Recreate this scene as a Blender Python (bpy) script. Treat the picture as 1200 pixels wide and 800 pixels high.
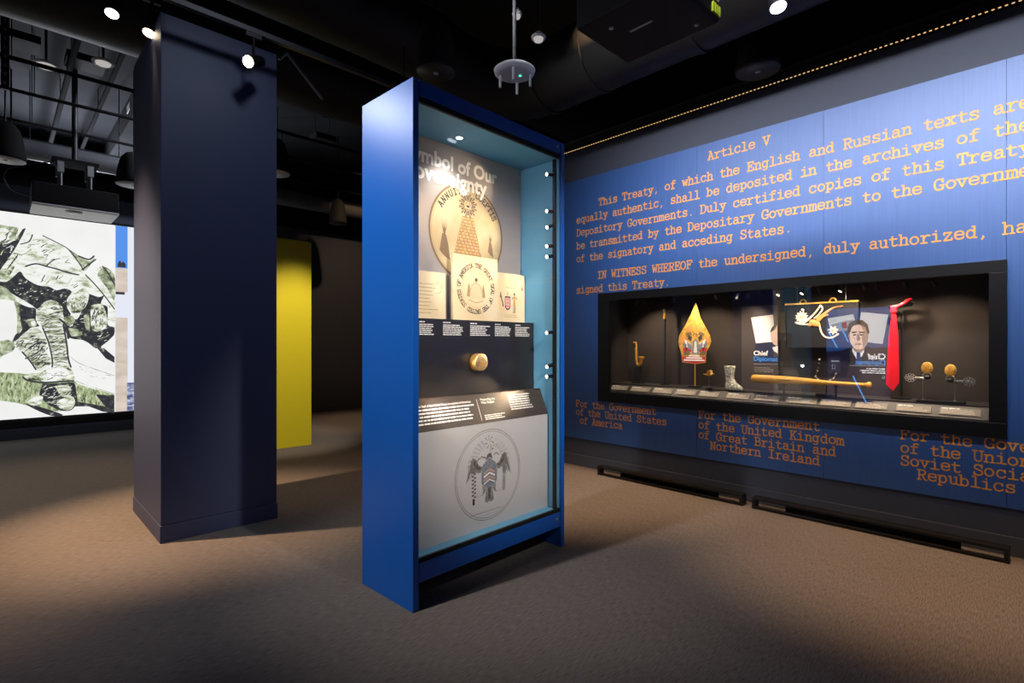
import bpy, math, random
from mathutils import Vector, Matrix
random.seed(7)
PI = math.pi
SC = bpy.context.scene
COL = SC.collection
for _o in list(bpy.data.objects):
    bpy.data.objects.remove(_o)

# ------------------------------------------------------------------ camera
YAW = math.radians(44.2)
cam_d = bpy.data.cameras.new('camera')
cam_d.lens = 18.6
cam_d.sensor_width = 36
cam_d.shift_y = 0.0025
cam_d.clip_start = 0.05
cam = bpy.data.objects.new('camera', cam_d)
cam.location = (0, 0, 1.27)
cam.rotation_euler = (PI/2, 0, -YAW)
COL.objects.link(cam)
SC.camera = cam

# ------------------------------------------------------------------ colour, world, lights
vs = SC.view_settings
vs.view_transform = 'Standard'
vs.look = 'None'
vs.gamma = 1
vs.use_curve_mapping = False
vs.exposure = 0.0
SC.cycles.max_bounces = 8
SC.cycles.transparent_max_bounces = 12
SC.cycles.sample_clamp_indirect = 4
W = bpy.data.worlds.new('world')
SC.world = W
W.use_nodes = True
W.node_tree.nodes['Background'].inputs[0].default_value = (0.5, 0.6, 0.8, 1)
W.node_tree.nodes['Background'].inputs[1].default_value = 0.02

WARM = (1, .63, .35)
WARMW = (1, .80, .58)
WARM2 = (1, .74, .46)
NEUT = (1, .92, .84)
COOL = (.86, .90, 1)


def spot(loc, target, power, angle, blend=.5, color=NEUT, size=.04, name='spot_lamp', parent=None):
    l = bpy.data.lights.new(name, 'SPOT')
    l.energy = power
    l.spot_size = math.radians(angle)
    l.spot_blend = blend
    l.color = color
    l.shadow_soft_size = size
    o = bpy.data.objects.new(name, l)
    o.location = loc
    d = Vector(target) - Vector(loc)
    o.rotation_euler = d.to_track_quat('-Z', 'Y').to_euler()
    COL.objects.link(o)
    return o


# wall washers on the mural (a long ceiling fixture parallel to the wall)
wl = bpy.data.lights.new('wall_washer', 'AREA')
wl.shape = 'RECTANGLE'
wl.size, wl.size_y = 5.2, .08
wl.energy = 62
wl.spread = math.radians(60)
wl.color = (.97, .97, 1)
wo = bpy.data.objects.new('wall_washer', wl)
wo.location = (2.0, .1, 3.62)
wo.rotation_euler = (Vector((4.36, .25, 2.35))-Vector((2.0, .1, 3.62))).to_track_quat('-Z', 'Y').to_euler()
COL.objects.link(wo)
# warm downlights on the carpet along the wall and in the room
spot((2.95, .35, 4.6), (3.85, .6, 0), 1250, 38, 1, WARM, .05)
spot((2.95, 2.2, 4.6), (3.80, 2.9, 0), 1550, 38, 1, WARM, .05)
spot((2.2, -.3, 4.5), (2.5, -.4, 0), 130, 40, 1, WARM, .05)
spot((-.3, 3.2, 4.5), (-.25, 4.1, 0), 440, 36, 1, WARM, .05)
spot((.9, 2.4, 4.5), (.62, 3.2, 0), 150, 28, 1, COOL, .05)
spot((.2, 6.2, 4.5), (.2, 6.3, 0), 420, 52, .9, WARMW, .05)
spot((2.3, 4.5, 3.9), (2.3, 4.9, 0), 150, 46, .9, WARM, .05)
spot((4.2, 7.6, 4.5), (4.4, 7.9, 0), 380, 40, .9, WARM, .05)
spot((4.2, 7.0, 4.5), (5.2, 9.6, 1.9), 160, 60, .9, WARM, .05)
# on the column front, blue case side, yellow panel
spot((1.2, 1.9, 4.45), (1.1, 3.97, 1.9), 85, 58, .8, (.75, .84, 1), .2)
spot((-.9, 2.4, 4.4), (1.40, 2.38, 1.4), 700, 38, .9, NEUT, .06)
spot((2.75, 4.7, 3.85), (2.6, 6.56, .98), 560, 35, .75, WARMW, .05)
spot((-.9, 4.9, 4.4), (.74, 4.5, .7), 2300, 36, .9, WARM, .05)
spot((2.5, 7.5, 4.6), (.6, 9.6, 3.0), 200, 90, .9, COOL, .1)
# through the glass front of the blue case
spot((1.75, -1.2, 3.45), (2.12, 2.1, 1.4), 720, 31, .9, NEUT, .05)
spot((1.1, .4, 3.0), (2.38, 2.44, 2.98), 26, 9, .8, COOL, .03)  # added spot without a fitting, brightens the access point
# the ceiling space beyond, brightened by an added uplight behind the screen wall
spot((.9, 11.5, 3.2), (.9, 9.0, 5.0), 420, 120, .9, COOL, .3)


# ------------------------------------------------------------------ materials
def mat(name, col, rough=.6, metal=0.0, spec=.5, emit=None, estr=1.0, noise=None, bump=None):
    m = bpy.data.materials.new(name)
    m.use_nodes = True
    nt = m.node_tree
    b = nt.nodes['Principled BSDF']
    b.inputs['Base Color'].default_value = (*col, 1)
    b.inputs['Roughness'].default_value = rough
    b.inputs['Metallic'].default_value = metal
    b.inputs['Specular IOR Level'].default_value = spec
    if emit:
        b.inputs['Emission Color'].default_value = (*emit, 1)
        b.inputs['Emission Strength'].default_value = estr
    if noise or bump:
        tc = nt.nodes.new('ShaderNodeTexCoord')
        mp = nt.nodes.new('ShaderNodeMapping')
        nt.links.new(tc.outputs['Object'], mp.inputs[0])
        n = nt.nodes.new('ShaderNodeTexNoise')
        nt.links.new(mp.outputs[0], n.inputs['Vector'])
        n.inputs['Detail'].default_value = 4
    if noise:
        sc, c2, stretch = noise
        mp.inputs['Scale'].default_value = stretch
        n.inputs['Scale'].default_value = sc
        r = nt.nodes.new('ShaderNodeValToRGB')
        r.color_ramp.elements[0].position = .35
        r.color_ramp.elements[1].position = .65
        r.color_ramp.elements[0].color = (*col, 1)
        r.color_ramp.elements[1].color = (*c2, 1)
        nt.links.new(n.outputs[0], r.inputs[0])
        nt.links.new(r.outputs[0], b.inputs['Base Color'])
    if bump:
        bp = nt.nodes.new('ShaderNodeBump')
        if not noise:
            n.inputs['Scale'].default_value = bump[0]
        bp.inputs['Strength'].default_value = bump[1]
        bp.inputs['Distance'].default_value = bump[2]
        nt.links.new(n.outputs[0], bp.inputs['Height'])
        nt.links.new(bp.outputs[0], b.inputs['Normal'])
    return m


def emis(name, col, s=1.0, noise=None):
    m = bpy.data.materials.new(name)
    m.use_nodes = True
    nt = m.node_tree
    nt.nodes.clear()
    out = nt.nodes.new('ShaderNodeOutputMaterial')
    e = nt.nodes.new('ShaderNodeEmission')
    e.inputs[0].default_value = (*col, 1)
    e.inputs[1].default_value = s
    nt.links.new(e.outputs[0], out.inputs[0])
    if noise:                                   # (scale, stretch, [(pos, colour), ...])
        sc, st, stops = noise[:3]
        tc = nt.nodes.new('ShaderNodeTexCoord')
        mp = nt.nodes.new('ShaderNodeMapping')
        mp.inputs['Scale'].default_value = st
        if len(noise) > 3:
            mp.inputs['Rotation'].default_value = noise[3]
        n = nt.nodes.new('ShaderNodeTexNoise')
        n.inputs['Scale'].default_value = sc
        n.inputs['Detail'].default_value = 6
        n.inputs['Roughness'].default_value = .65
        r = nt.nodes.new('ShaderNodeValToRGB')
        els = r.color_ramp.elements
        while len(els) < len(stops):
            els.new(.5)
        for el, (p, c) in zip(els, stops):
            el.position = p
            el.color = (*c, 1)
        nt.links.new(tc.outputs['Object'], mp.inputs[0])
        nt.links.new(mp.outputs[0], n.inputs['Vector'])
        nt.links.new(n.outputs[0], r.inputs[0])
        nt.links.new(r.outputs[0], e.inputs[0])
    return m


def glass(name, ior, tint=(1, 1, 1)):
    m = bpy.data.materials.new(name)
    m.use_nodes = True
    nt = m.node_tree
    nt.nodes.clear()
    out = nt.nodes.new('ShaderNodeOutputMaterial')
    mx = nt.nodes.new('ShaderNodeMixShader')
    f0 = ((ior-1)/(ior+1))**2
    lw = nt.nodes.new('ShaderNodeLayerWeight')
    lw.inputs[0].default_value = .5
    pw = nt.nodes.new('ShaderNodeMath')
    pw.operation = 'POWER'
    pw.inputs[1].default_value = 5
    fr = nt.nodes.new('ShaderNodeMath')
    fr.operation = 'MULTIPLY_ADD'
    fr.inputs[1].default_value = 1-f0
    fr.inputs[2].default_value = f0
    nt.links.new(lw.outputs['Facing'], pw.inputs[0])
    nt.links.new(pw.outputs[0], fr.inputs[0])
    t = nt.nodes.new('ShaderNodeBsdfTransparent')
    t.inputs[0].default_value = (*tint, 1)
    g = nt.nodes.new('ShaderNodeBsdfGlossy')
    g.inputs['Roughness'].default_value = 0.0
    nt.links.new(fr.outputs[0], mx.inputs[0])
    nt.links.new(t.outputs[0], mx.inputs[1])
    nt.links.new(g.outputs[0], mx.inputs[2])
    nt.links.new(mx.outputs[0], out.inputs[0])
    return m


M = dict(
    carpet=mat('carpet', (.084, .074, .072), .95, spec=.1, noise=(1.0, (.146, .129, .124), (22, 230, 22)), bump=(1, .3, .003)),
    wall=mat('wall_paint', (.060, .068, .098), .7, spec=.25),
    ceil=mat('ceiling_paint', (.055, .058, .066), .9, spec=.1, noise=(.8, (.030, .032, .037), (1, 1, 1))),
    black=mat('black_metal', (.006, .006, .007), .4, spec=.3),
    blackm=mat('black_matt', (.014, .014, .016), .8, spec=.2),
    duct=mat('duct_paint', (.012, .012, .013), .55, spec=.3),
    pipe=mat('dark_pipe', (.022, .022, .026), .5),
    pipem=mat('matt_pipe', (.020, .020, .023), .9, spec=.05),
    steel=mat('galvanised_steel', (.30, .31, .34), .4, .8),
    greyd=mat('dull_grey_paint', (.11, .115, .13), .5),
    grey=mat('grey_paint', (.32, .33, .35), .5),
    white=mat('white_plastic', (.75, .75, .78), .4),
    column=mat('navy_column', (.034, .045, .105), .5, spec=.4),
    blue=mat('blue_lacquer', (.002, .105, .50), .36, spec=.5),
    blue_in=mat('hazed_blue_lacquer', (.12, .38, .62), .5),  # case blue, paled to paint in lamp light and glass haze
    yellow=mat('yellow_paint', (.62, .56, .012), .55),
    mural=mat('mural_blue', (.018, .080, .28), .5, spec=.7, noise=(1.0, (.024, .094, .32), (1, 120, 3))),
    orange=mat('orange_print', (.85, .34, .055), .6),
    board=mat('grey_board', (.36, .325, .31), .6),
    lowboard=mat('pale_board', (.60, .585, .59), .6),
    cream=mat('cream_print', (.50, .39, .21), .6, noise=(7, (.60, .50, .31), (1, 1, 1))),
    brick=mat('brick_print', (.46, .27, .09), .6, noise=(30, (.60, .38, .15), (1, 1, 1))),
    parch=mat('parchment', (.74, .58, .34), .7, noise=(6, (.80, .68, .46), (1, 1, 1))),
    ink=mat('dark_ink', (.045, .035, .028), .6),
    inkm=mat('sepia_ink', (.20, .13, .07), .6),
    inkl=mat('pale_sepia_ink', (.42, .29, .15), .6),
    gink=mat('grey_ink', (.19, .18, .17), .6, noise=(45, (.33, .31, .29), (1, 1, 1))),
    ginkd=mat('charcoal_ink', (.06, .058, .06), .6, noise=(60, (.16, .155, .15), (1, 1, 1))),
    ginkl=mat('pale_grey_ink', (.42, .40, .38), .6, noise=(25, (.60, .585, .57), (1, 1, 1))),
    slate=mat('slate_wash', (.16, .19, .24), .6, noise=(40, (.26, .29, .34), (1, 1, 1))),
    peach=mat('peach_wash', (.60, .36, .24), .6),
    wtext=mat('white_print', (.90, .88, .84), .6),
    riser=mat('black_board', (.022, .020, .021), .35),
    brown=mat('brown_board', (.055, .042, .034), .5),
    gold=mat('gold', (.92, .54, .10), .32, .7),
    goldp=mat('gold_leaf_paint', (.80, .47, .07), .5, noise=(34, (.45, .20, .03), (1, 1, 1))),
    palegold=mat('pale_gold', (.88, .62, .30), .35, .75, noise=(50, (.62, .40, .18), (1, 1, 1))),
    silver=mat('silver', (.75, .70, .62), .3, .9, noise=(60, (.45, .38, .28), (1, 1, 1))),
    red=mat('red_silk', (.85, .008, .020), .4),
    redp=mat('red_paint', (.62, .03, .03), .6),
    wood=mat('bat_wood', (.80, .42, .06), .35, noise=(4, (.72, .34, .04), (20, 2, 20))),
    crystal=mat('cut_glass', (.48, .44, .32), .12, .1, spec=1, noise=(60, (.95, .92, .78), (1, 1, 1)), bump=(60, 1, .02)),
    brass=mat('worn_brass', (.80, .38, .06), .4, .4),
    caseback=mat('taupe_lining', (.034, .026, .022), .8, spec=.2),
    casedeck=mat('dark_deck', (.030, .025, .022), .5),
    cardtext=mat('card_print', (.50, .43, .34), .6),
    card=mat('caption_card', (.20, .165, .13), .6),
    coral=mat('coral_shell', (.85, .30, .08), .4),
    shell=mat('cream_shell', (.92, .78, .56), .4),
    navy=mat('navy_print', (.02, .022, .05), .5),
    skin=mat('portrait_skin', (.55, .38, .30), .6),
    hair=mat('portrait_hair', (.05, .04, .035), .6),
    paper=mat('white_paper', (.75, .75, .76), .6),
    bluep=mat('blue_print', (.03, .12, .50), .5),
    cyanp=mat('bright_blue_print', (.05, .25, .75), .5),
    led=emis('led_glow', (1, .60, .26), .9),
    lamp=emis('lamp_glow', (1, .80, .55), 14),
    dim=emis('dim_dish_glow', (.95, .92, .88), .45),
    lampc=emis('cool_lamp_glow', (.85, .88, 1), 10),
    lamps=emis('small_lamp_glow', (1, .88, .70), 6),
    green=emis('green_led', (.05, 1, .35), 5),
    lime=mat('lime_paint', (.55, .65, .02), .5),
    glassw=glass('case_glass', 1.85),
    glassb=glass('freestanding_glass', 1.42),
)


# ------------------------------------------------------------------ mesh builder
def frame(o, u, v):
    o, u, v = Vector(o), Vector(u).normalized(), Vector(v).normalized()
    return (o, u, v, u.cross(v).normalized())


class MB:
    def __init__(self):
        self.v, self.f, self.mi, self.sm, self.mats = [], [], [], [], []
        self.lift = 0

    def m(self, k):
        mm = M[k] if isinstance(k, str) else k
        if mm not in self.mats:
            self.mats.append(mm)
        return self.mats.index(mm)

    def add(self, vs_, fs, k, smooth=False):
        b = len(self.v)
        i = self.m(k)
        self.v += [tuple(p) for p in vs_]
        for f in fs:
            self.f.append([b+q for q in f])
            self.mi.append(i)
            self.sm.append(smooth)
        return self

    def box(self, lo, hi, k, mx=None):
        (a, b, c), (d, e, f) = lo, hi
        vv = [Vector(p) for p in ((a, b, c), (d, b, c), (d, e, c), (a, e, c), (a, b, f), (d, b, f), (d, e, f), (a, e, f))]
        if mx:
            vv = [mx @ p for p in vv]
        return self.add(vv, [(3, 2, 1, 0), (4, 5, 6, 7), (0, 1, 5, 4), (1, 2, 6, 5), (2, 3, 7, 6), (3, 0, 4, 7)], k)

    def tube(self, pts, r, k, n=10, cap=True, smooth=True):
        pts = [Vector(p) for p in pts]
        if not isinstance(r, (list, tuple)):
            r = [r]*len(pts)
        d0 = (pts[1]-pts[0]).normalized()
        u = d0.orthogonal().normalized()
        vv, ff = [], []
        for i, p in enumerate(pts):
            d = (pts[min(i+1, len(pts)-1)]-pts[max(i-1, 0)]).normalized()
            u = (u-d*u.dot(d)).normalized()
            w = d.cross(u)
            for j in range(n):
                a = 2*PI*j/n
                vv.append(p+(u*math.cos(a)+w*math.sin(a))*r[i])
        for i in range(len(pts)-1):
            for j in range(n):
                a, b = i*n+j, i*n+(j+1) % n
                ff.append((a, b, b+n, a+n))
        self.add(vv, ff, k, smooth)
        if cap:
            self.add(vv[:n], [tuple(range(n))[::-1]], k)
            self.add(vv[-n:], [tuple(range(n))], k)
        return self

    def lathe(self, prof, k, c=(0, 0, 0), axis=(0, 0, 1), n=24, smooth=True):
        ax = Vector(axis).normalized()
        u = ax.orthogonal().normalized()
        w = ax.cross(u)
        c = Vector(c)
        vv, ff = [], []
        for r, z in prof:
            for j in range(n):
                a = 2*PI*j/n
                vv.append(c+ax*z+(u*math.cos(a)+w*math.sin(a))*max(r, 1e-5))
        for i in range(len(prof)-1):
            for j in range(n):
                a, b = i*n+j, i*n+(j+1) % n
                ff.append((a, b, b+n, a+n))
        ff.append(tuple(range(n))[::-1])
        ff.append(tuple(range((len(prof)-1)*n, len(prof)*n)))
        return self.add(vv, ff, k, smooth)

    def ball(self, c, r, k, n=12, mx=None):
        if not isinstance(r, (list, tuple)):
            r = (r, r, r)
        vv, ff = [], []
        m2 = n//2
        for i in range(m2+1):
            t = PI*i/m2
            for j in range(n):
                a = 2*PI*j/n
                p = Vector((r[0]*math.sin(t)*math.cos(a), r[1]*math.sin(t)*math.sin(a), r[2]*math.cos(t)))
                if mx:
                    p = mx @ p
                vv.append(p+Vector(c))
        for i in range(m2):
            for j in range(n):
                a, b = i*n+j, i*n+(j+1) % n
                ff.append((a, a+n, b+n, b))
        return self.add(vv, ff, k, True)

    def flat(self, poly, fr, h, k):
        o, u, v, w = fr
        return self.add([o+u*p[0]+v*p[1]+w*h for p in poly], [tuple(range(len(poly)))], k)

    def prism(self, poly, fr, h0, h1, k, smooth=False):
        o, u, v, w = fr
        n = len(poly)
        vv = [o+u*p[0]+v*p[1]+w*h0 for p in poly]+[o+u*p[0]+v*p[1]+w*h1 for p in poly]
        ff = [tuple(range(n))[::-1], tuple(range(n, 2*n))]+[(i, (i+1) % n, n+(i+1) % n, n+i) for i in range(n)]
        return self.add(vv, ff, k, smooth)

    def line(self, pts, wd, fr, h, k, closed=False, round_=True):
        """a drawn stroke of even width"""
        o, u, v, w = fr
        P = [Vector(p) for p in pts]
        if closed:
            P = P+[P[0]]
        for a, b in zip(P, P[1:]):
            d = b-a
            if d.length < 1e-7:
                continue
            n = Vector((-d.y, d.x)).normalized()*wd/2
            self.lift = (self.lift+1) % 24
            self.flat([a-n, b-n, b+n, a+n], fr, h+self.lift*2e-5, k)
        if round_ and wd > 0:
            for a in P:
                self.lift = (self.lift+1) % 24
                self.flat([a+Vector((math.cos(t*PI/3), math.sin(t*PI/3)))*wd/2 for t in range(6)], fr, h+self.lift*2e-5, k)
        return self

    def ring(self, c, r0, r1, fr, h, k, n=64, a0=0, a1=2*PI):
        o, u, v, w = fr
        vv = []
        for i in range(n+1):
            a = a0+(a1-a0)*i/n
            for r in (r0, r1):
                rx, ry = r if isinstance(r, tuple) else (r, r)
                vv.append(o+u*(c[0]+rx*math.cos(a))+v*(c[1]+ry*math.sin(a))+w*h)
        return self.add(vv, [(2*i, 2*i+1, 2*i+3, 2*i+2) for i in range(n)], k)

    def disc(self, c, r, fr, h, k, n=32):
        rx, ry = r if isinstance(r, tuple) else (r, r)
        return self.flat([(c[0]+rx*math.cos(2*PI*i/n), c[1]+ry*math.sin(2*PI*i/n)) for i in range(n)], fr, h, k)

    def text(self, s, x, y, width, fr, h, k, bold=0.0, height=None):
        """built-in sans lettering laid on a frame, scaled to a width, baseline at y"""
        cu = bpy.data.curves.new('t', 'FONT')
        cu.body = s
        cu.resolution_u = 3
        ob = bpy.data.objects.new('t', cu)
        COL.objects.link(ob)
        dg = bpy.context.evaluated_depsgraph_get()
        me = bpy.data.meshes.new_from_object(ob.evaluated_get(dg))
        bpy.data.objects.remove(ob)
        xs = [q.co.x for q in me.vertices]
        x0, x1 = min(xs), max(xs)
        sx = width/(x1-x0)
        sy = height/.70 if height else sx
        o, u, v, w = fr
        for i, (dx_, dy_) in enumerate(((0, 0), (1, 0), (-1, 0), (0, 1), (0, -1), (.7, .7), (-.7, -.7), (.7, -.7), (-.7, .7)) if bold else ((0, 0),)):
            self.add([o+u*(x+(q.co.x-x0+dx_*bold)*sx)+v*(y+(q.co.y+dy_*bold)*sy)+w*(h+i*3e-5) for q in me.vertices], [tuple(p.vertices) for p in me.polygons], k)
        bpy.data.meshes.remove(me)
        return self

    def greek(self, x, y, wd, rows, dy, hgt, fr, h, k, ragged=.25):
        """rows of tiny word-length strokes for print too small to read"""
        for r in range(rows):
            xe = x+wd*(1-random.random()*ragged)
            cx = x
            while cx < xe-.002:
                L = min(random.uniform(.6, 2.6)*hgt*2.2, xe-cx)
                self.flat([(cx, y-r*dy), (cx+L, y-r*dy), (cx+L, y-r*dy+hgt), (cx, y-r*dy+hgt)], fr, h, k)
                cx += L+hgt*.55
        return self

    def build(self, name, parent=None, world=False, bevel=0, sub=0):
        off = Vector(parent.location) if (parent and world) else Vector()
        me = bpy.data.meshes.new(name)
        me.from_pydata([tuple(Vector(p)-off) for p in self.v], [], self.f)
        for mm in self.mats:
            me.materials.append(mm)
        me.polygons.foreach_set('material_index', self.mi)
        me.polygons.foreach_set('use_smooth', self.sm)
        me.update()
        o = bpy.data.objects.new(name, me)
        COL.objects.link(o)
        if parent:
            o.parent = parent
        if bevel:
            b = o.modifiers.new('bevel', 'BEVEL')
            b.width = bevel
            b.segments = 2
            b.limit_method = 'ANGLE'
        if sub:
            s = o.modifiers.new('sub', 'SUBSURF')
            s.levels = s.render_levels = sub
        return o


def tag(o, label, cat, group=None):
    o['label'] = label
    o['category'] = cat
    if group:
        o['group'] = group
    return o


def thing(name, label, cat, loc=(0, 0, 0), rz=0, group=None):
    o = bpy.data.objects.new(name, None)
    COL.objects.link(o)
    o.location = loc
    o.rotation_euler = (0, 0, rz)
    o.empty_display_size = .1
    return tag(o, label, cat, group)


def struct(o):
    o['kind'] = 'structure'
    return o


def copy_tree(o, parent=None):
    c = o.copy()
    COL.objects.link(c)
    if parent:
        c.parent = parent
    for ch in [q for q in bpy.data.objects if q.parent == o]:
        copy_tree(ch, c)
    return c


def ray(px, py):
    a, b = (px-600)/620, (403-py)/620
    c, s = math.cos(YAW), math.sin(YAW)
    return Vector((c*a+s, -s*a+c, b))


def onX(px, py, X):
    d = ray(px, py)
    return Vector((0, 0, 1.27))+d*(X/d.x)


def onY(px, py, Y):
    d = ray(px, py)
    return Vector((0, 0, 1.27))+d*(Y/d.y)


def onZ(px, py, Z):
    d = ray(px, py)
    return Vector((0, 0, 1.27))+d*((Z-1.27)/d.z)


def smooth_path(pts, n=5):
    out = []
    P = [Vector(p) for p in pts]
    for i in range(len(P)-1):
        p0, p1, p2, p3 = P[max(i-1, 0)], P[i], P[i+1], P[min(i+2, len(P)-1)]
        for k in range(n):
            t = k/n
            out.append(.5*((2*p1)+(p2-p0)*t+(2*p0-5*p1+4*p2-p3)*t*t+(3*p1-p0-3*p2+p3)*t**3))
    out.append(P[-1])
    return out


# ------------------------------------------------------------------ typewriter lettering
GLY = {
 'a': "~.2,.7 .3,.83 .5,.86 .68,.78 .72,.6 .72,.15 .78,.02 .92,0;~.72,.45 .5,.5 .25,.42 .15,.22 .25,.03 .45,0 .65,.1 .72,.22",
 'b': ".06,1.22 .24,1.22 .24,0;.06,0 .24,0;o.55,.43,.32,.43",
 'c': "~.82,.65 .75,.8 .5,.86 .25,.75 .14,.43 .25,.1 .5,0 .72,.05 .86,.2;.82,.86 .82,.6",
 'd': ".58,1.22 .76,1.22 .76,0 .94,0;o.44,.43,.32,.43",
 'e': ".14,.45 .86,.45;~.86,.45 .8,.75 .5,.86 .2,.74 .13,.43 .22,.1 .5,0 .74,.05 .87,.18",
 'f': "~.88,1.15 .72,1.22 .5,1.18 .42,1 .42,0;.15,0 .72,0;.15,.82 .8,.82",
 'g': "o.43,.45,.3,.41;.92,.84 .73,.84;~.73,.84 .73,0 .7,-.2 .5,-.32 .22,-.28",
 'h': ".06,1.22 .23,1.22 .23,0;.06,0 .4,0;~.23,.6 .4,.82 .6,.86 .75,.75 .77,.5 .77,0;.6,0 .95,0",
 'i': ".2,.84 .5,.84 .5,0;.12,0 .9,0;.48,1.12 .48,1.2",
 'l': ".2,1.22 .5,1.22 .5,0;.12,0 .9,0",
 'm': ".03,.84 .15,.84 .15,0;.02,0 .28,0;~.15,.65 .28,.84 .42,.82 .5,.6 .5,0;.4,0 .6,0;~.5,.65 .63,.84 .77,.82 .85,.6 .85,0;.73,0 .98,0",
 'n': ".08,.84 .23,.84 .23,0;.06,0 .4,0;~.23,.6 .4,.82 .6,.86 .75,.75 .77,.5 .77,0;.6,0 .95,0",
 'o': "o.5,.43,.37,.43",
 'p': ".06,.84 .22,.84 .22,-.32;.06,-.32 .42,-.32;o.54,.43,.32,.43",
 'q': ".94,.84 .78,.84 .78,-.32;.58,-.32 .94,-.32;o.46,.43,.32,.43",
 'r': ".12,.84 .35,.84 .35,0;.12,0 .65,0;~.35,.5 .5,.75 .7,.86 .9,.8",
 's': "~.78,.68 .68,.82 .48,.86 .25,.78 .25,.55 .5,.45 .78,.34 .8,.12 .55,0 .3,.03 .18,.16;.79,.86 .79,.64;.18,.22 .18,0",
 't': "~.4,1.12 .4,.2 .48,.03 .65,0 .88,.1;.14,.82 .82,.82",
 'u': ".06,.84 .23,.84;~.23,.84 .23,.3 .3,.06 .5,0 .66,.08 .77,.3;.6,.84 .77,.84 .77,0 .95,0",
 'v': ".02,.84 .4,.84;.6,.84 .98,.84;.18,.84 .5,0 .82,.84",
 'w': ".02,.84 .32,.84;.68,.84 .98,.84;.14,.84 .3,0 .5,.65 .7,0 .86,.84",
 'x': ".06,.84 .4,.84;.6,.84 .94,.84;.05,0 .4,0;.6,0 .95,0;.2,.84 .8,0;.8,.84 .2,0",
 'y': ".03,.84 .4,.84;.6,.84 .97,.84;.2,.84 .52,.05;.82,.84 .42,-.25 .3,-.32;.12,-.32 .45,-.32",
 'z': ".18,.62 .18,.84 .8,.84 .18,0 .84,0 .84,.24",
 ',': ".48,.08 .5,-.02 .38,-.24", '.': ".5,.03 .5,.1",
 'A': ".02,0 .35,0;.65,0 .98,0;.15,0 .48,1.2 .85,0;.25,1.2 .52,1.2;.27,.42 .72,.42",
 'V': ".02,1.2 .35,1.2;.65,1.2 .98,1.2;.15,1.2 .5,0 .85,1.2",
 'T': ".08,.85 .08,1.2 .92,1.2 .92,.85;.5,1.2 .5,0;.28,0 .72,0",
 'E': ".06,0 .88,0 .88,.32;.06,1.2 .85,1.2 .85,.9;.22,1.2 .22,0;.22,.62 .6,.62;.6,.8 .6,.44",
 'R': ".05,1.2 .22,1.2;.22,1.2 .22,0;.05,0 .4,0;~.22,1.2 .55,1.2 .8,1.08 .8,.78 .6,.62 .22,.6;.5,.6 .8,0 .98,0",
 'D': ".05,1.2 .2,1.2;.05,0 .2,0;.2,1.2 .2,0;~.2,1.2 .5,1.2 .78,1.05 .88,.6 .78,.15 .5,0 .2,0",
 'G': "~.82,.9 .7,1.15 .5,1.2 .22,1.05 .1,.6 .22,.12 .5,0 .72,.05 .84,.2;.84,1.2 .84,.85;.58,.5 .95,.5;.84,.5 .84,.05",
 'S': "~.8,.92 .68,1.15 .48,1.2 .22,1.08 .2,.78 .5,.62 .8,.48 .84,.15 .58,0 .3,.03 .15,.22;.82,1.2 .82,.85;.15,.32 .15,0",
 'I': ".15,1.2 .85,1.2;.5,1.2 .5,0;.15,0 .85,0",
 'N': ".03,1.2 .22,1.2 .78,0;.22,1.2 .22,0;.05,0 .38,0;.6,1.2 .97,1.2;.78,1.2 .78,0",
 'W': "0,1.2 .32,1.2;.68,1.2 1,1.2;.12,1.2 .28,0 .5,.85 .72,0 .88,1.2",
 'H': ".05,1.2 .4,1.2;.6,1.2 .95,1.2;.05,0 .4,0;.6,0 .95,0;.22,1.2 .22,0;.78,1.2 .78,0;.22,.62 .78,.62",
 'O': "o.5,.6,.4,.6",
 'F': ".06,0 .5,0;.06,1.2 .9,1.2 .9,.9;.22,1.2 .22,0;.22,.62 .62,.62;.62,.8 .62,.44",
 'U': ".03,1.2 .38,1.2;.62,1.2 .97,1.2;~.2,1.2 .2,.35 .3,.06 .5,0 .7,.06 .8,.35 .8,1.2",
 'K': ".05,1.2 .4,1.2;.22,1.2 .22,0;.05,0 .4,0;.8,1.2 .25,.5;.62,1.2 .92,1.2;.42,.68 .82,0;.65,0 .97,0",
 'B': ".05,1.2 .2,1.2;.05,0 .2,0;.2,1.2 .2,0;~.2,1.2 .55,1.2 .75,1.08 .75,.75 .55,.64 .2,.62;~.55,.63 .8,.5 .86,.3 .78,.06 .5,0 .2,0",
 'L': ".05,1.2 .4,1.2;.22,1.2 .22,0;.05,0 .88,0 .88,.35",
 'M': ".02,1.2 .18,1.2 .5,.4 .82,1.2 .98,1.2;.18,1.2 .18,0;.82,1.2 .82,0;.03,0 .33,0;.67,0 .97,0",
 'C': "~.82,.9 .7,1.15 .5,1.2 .22,1.05 .1,.6 .22,.12 .5,0 .74,.06 .86,.24;.84,1.2 .84,.85",
 'P': ".05,1.2 .22,1.2;.22,1.2 .22,0;.05,0 .42,0;~.22,1.2 .55,1.2 .82,1.08 .82,.74 .58,.58 .22,.56",
}


def strokes(ch):
    out = []
    for s in GLY[ch].split(';'):
        if s[0] == 'o':
            cx, cy, rx, ry = (float(q) for q in s[1:].split(','))
            out.append([(cx+rx*math.cos(2*PI*i/18), cy+ry*math.sin(2*PI*i/18)) for i in range(19)])
        else:
            sm = s[0] == '~'
            pts = [tuple(float(q) for q in p.split(',')) for p in s.lstrip('~').split()]
            out.append([tuple(p) for p in smooth_path([Vector(p) for p in pts], 4)] if sm else pts)
    return out


STR = {c: strokes(c) for c in GLY}


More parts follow.
